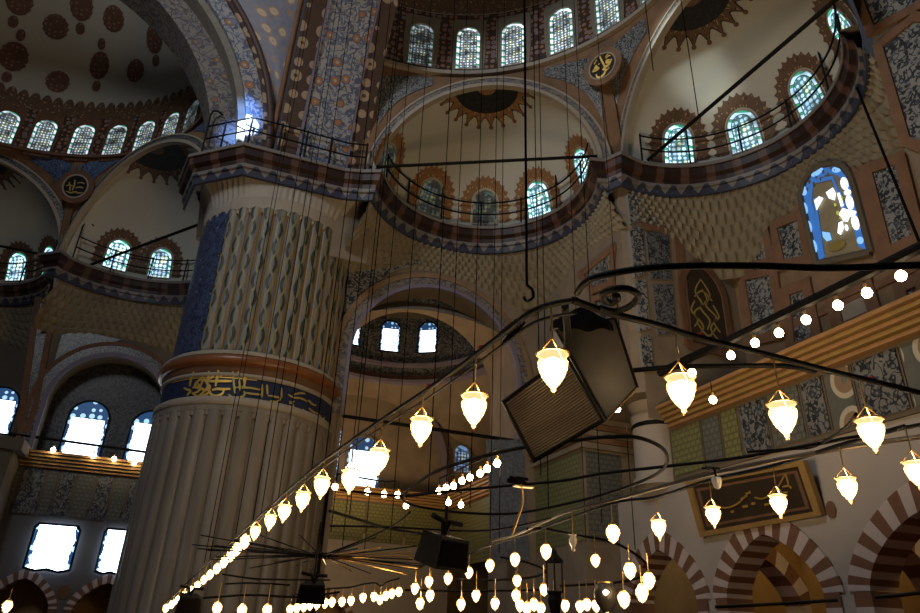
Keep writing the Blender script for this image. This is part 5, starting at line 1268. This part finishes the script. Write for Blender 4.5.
for px, py, dist in ((330, 150, 9), (313, 150, 11), (285, 150, 13), (274, 190, 10), (293, 200, 12), (309, 210, 9), (340, 250, 11), (352, 240, 13)):
    d_ = ray(px, py); q_ = min(P1, key=lambda v_: abs(math.atan2(v_.x, v_.y)-math.atan2(d_.x, d_.y))); dist = math.hypot(q_.x, q_.y); cable(px, py, dist, 'thin cable hanging in front of the fluted pier', 'cables before the pier', .0025+.0004*dist)
cable(652, 60, 12, 'thin cable left of the windows in the right half dome', None, .012, EYE+11.5); cable(690, 60, 12, 'thin cable before the left part of the right half dome', None, .012, EYE+10)
a = on_z(853, 78, EYE+S*.99); b = on_x(921, 246, .945); bar(a, b, .045, 'sagging_cable', 'dark rope running down over the tiles at the right edge', 'cable', 'wire')

# ================================================================== LIGHT
w = bpy.data.worlds.new('hall_air'); bpy.context.scene.world = w; w.use_nodes = True
bg = w.node_tree.nodes['Background']; bg.inputs[0].default_value = (.75, .82, 1.0, 1); bg.inputs[1].default_value = .035
def area(name, loc, tgt, size, power, col):
    l = bpy.data.lights.new(name, 'AREA'); l.size = size; l.energy = power; l.color = col; o = bpy.data.objects.new(name, l); C.objects.link(o); o.location = loc
    o.rotation_euler = (Vector(tgt)-Vector(loc)).to_track_quat('-Z', 'Y').to_euler(); return o
def spot(name, loc, tgt, ang, power, col, blend=.3, rad=.1):
    l = bpy.data.lights.new(name, 'SPOT'); l.spot_size = R_(ang); l.spot_blend = blend; l.energy = power; l.color = col; l.shadow_soft_size = rad; o = bpy.data.objects.new(name, l); C.objects.link(o); o.location = loc
    o.rotation_euler = (Vector(tgt)-Vector(loc)).to_track_quat('-Z', 'Y').to_euler(); return o
area('dome_daylight', P(-.75, .35, 1.6), P(.9, .85, 1.15), 8, 4600, (.93, .95, 1.0))
area('warm_upfill', P(.38, .62, .15), P(.42, .9, 1.0), 4, 1500, (1, .70, .38))  # added warm fill aimed up from mid hall, not a fitting of its own
spot('sunbeam', P(-.30, .35, 1.55), on_y(246, 122, 1.38), 3.0, 500000, (.62, .80, 1.0), .5, .05)
spot('sunbeam_strip', P(-.30, .35, 1.55), on_y(232, 126, 1.38), 1.6, 400000, (.5, .72, 1.0), .6, .05)
spot('sunbeam_edge', P(-.30, .35, 1.55), on_y(240, 110, 1.38), 6.5, 110000, (.18, .38, 1.0), 1, .05)
spot('pale_beam', P(.1, .62, 1.42), on_sphere(692, 66, P(*E2, 1), S*RE), 11, 16000, (.9, 1, .95), 1, .4)
area('bay_fill', P(.45, 1.9, .3), P(.55, 1.95, 1.0), 3, 800, (1, .62, .3))  # added warm fill to brighten the corner bay, no lamp stands here
for y_ in (.335, .605, .875, 1.145): area('aisle_fill', P(.97, y_, .255), P(1.0, y_+.02, 0), 1.6, 75, (1, .66, .28))  # added fill in each aisle bay, brightens the inside of the arcade
area('gallery_fill', P(.35, 1.75, .22), P(.4, 2.2, .05), 3, 260, (1, .66, .34))  # added fill that warms the stone of the back gallery
v = bpy.context.scene.view_settings; v.view_transform = 'Standard'; v.look = 'None'; v.exposure = 0; v.gamma = 1
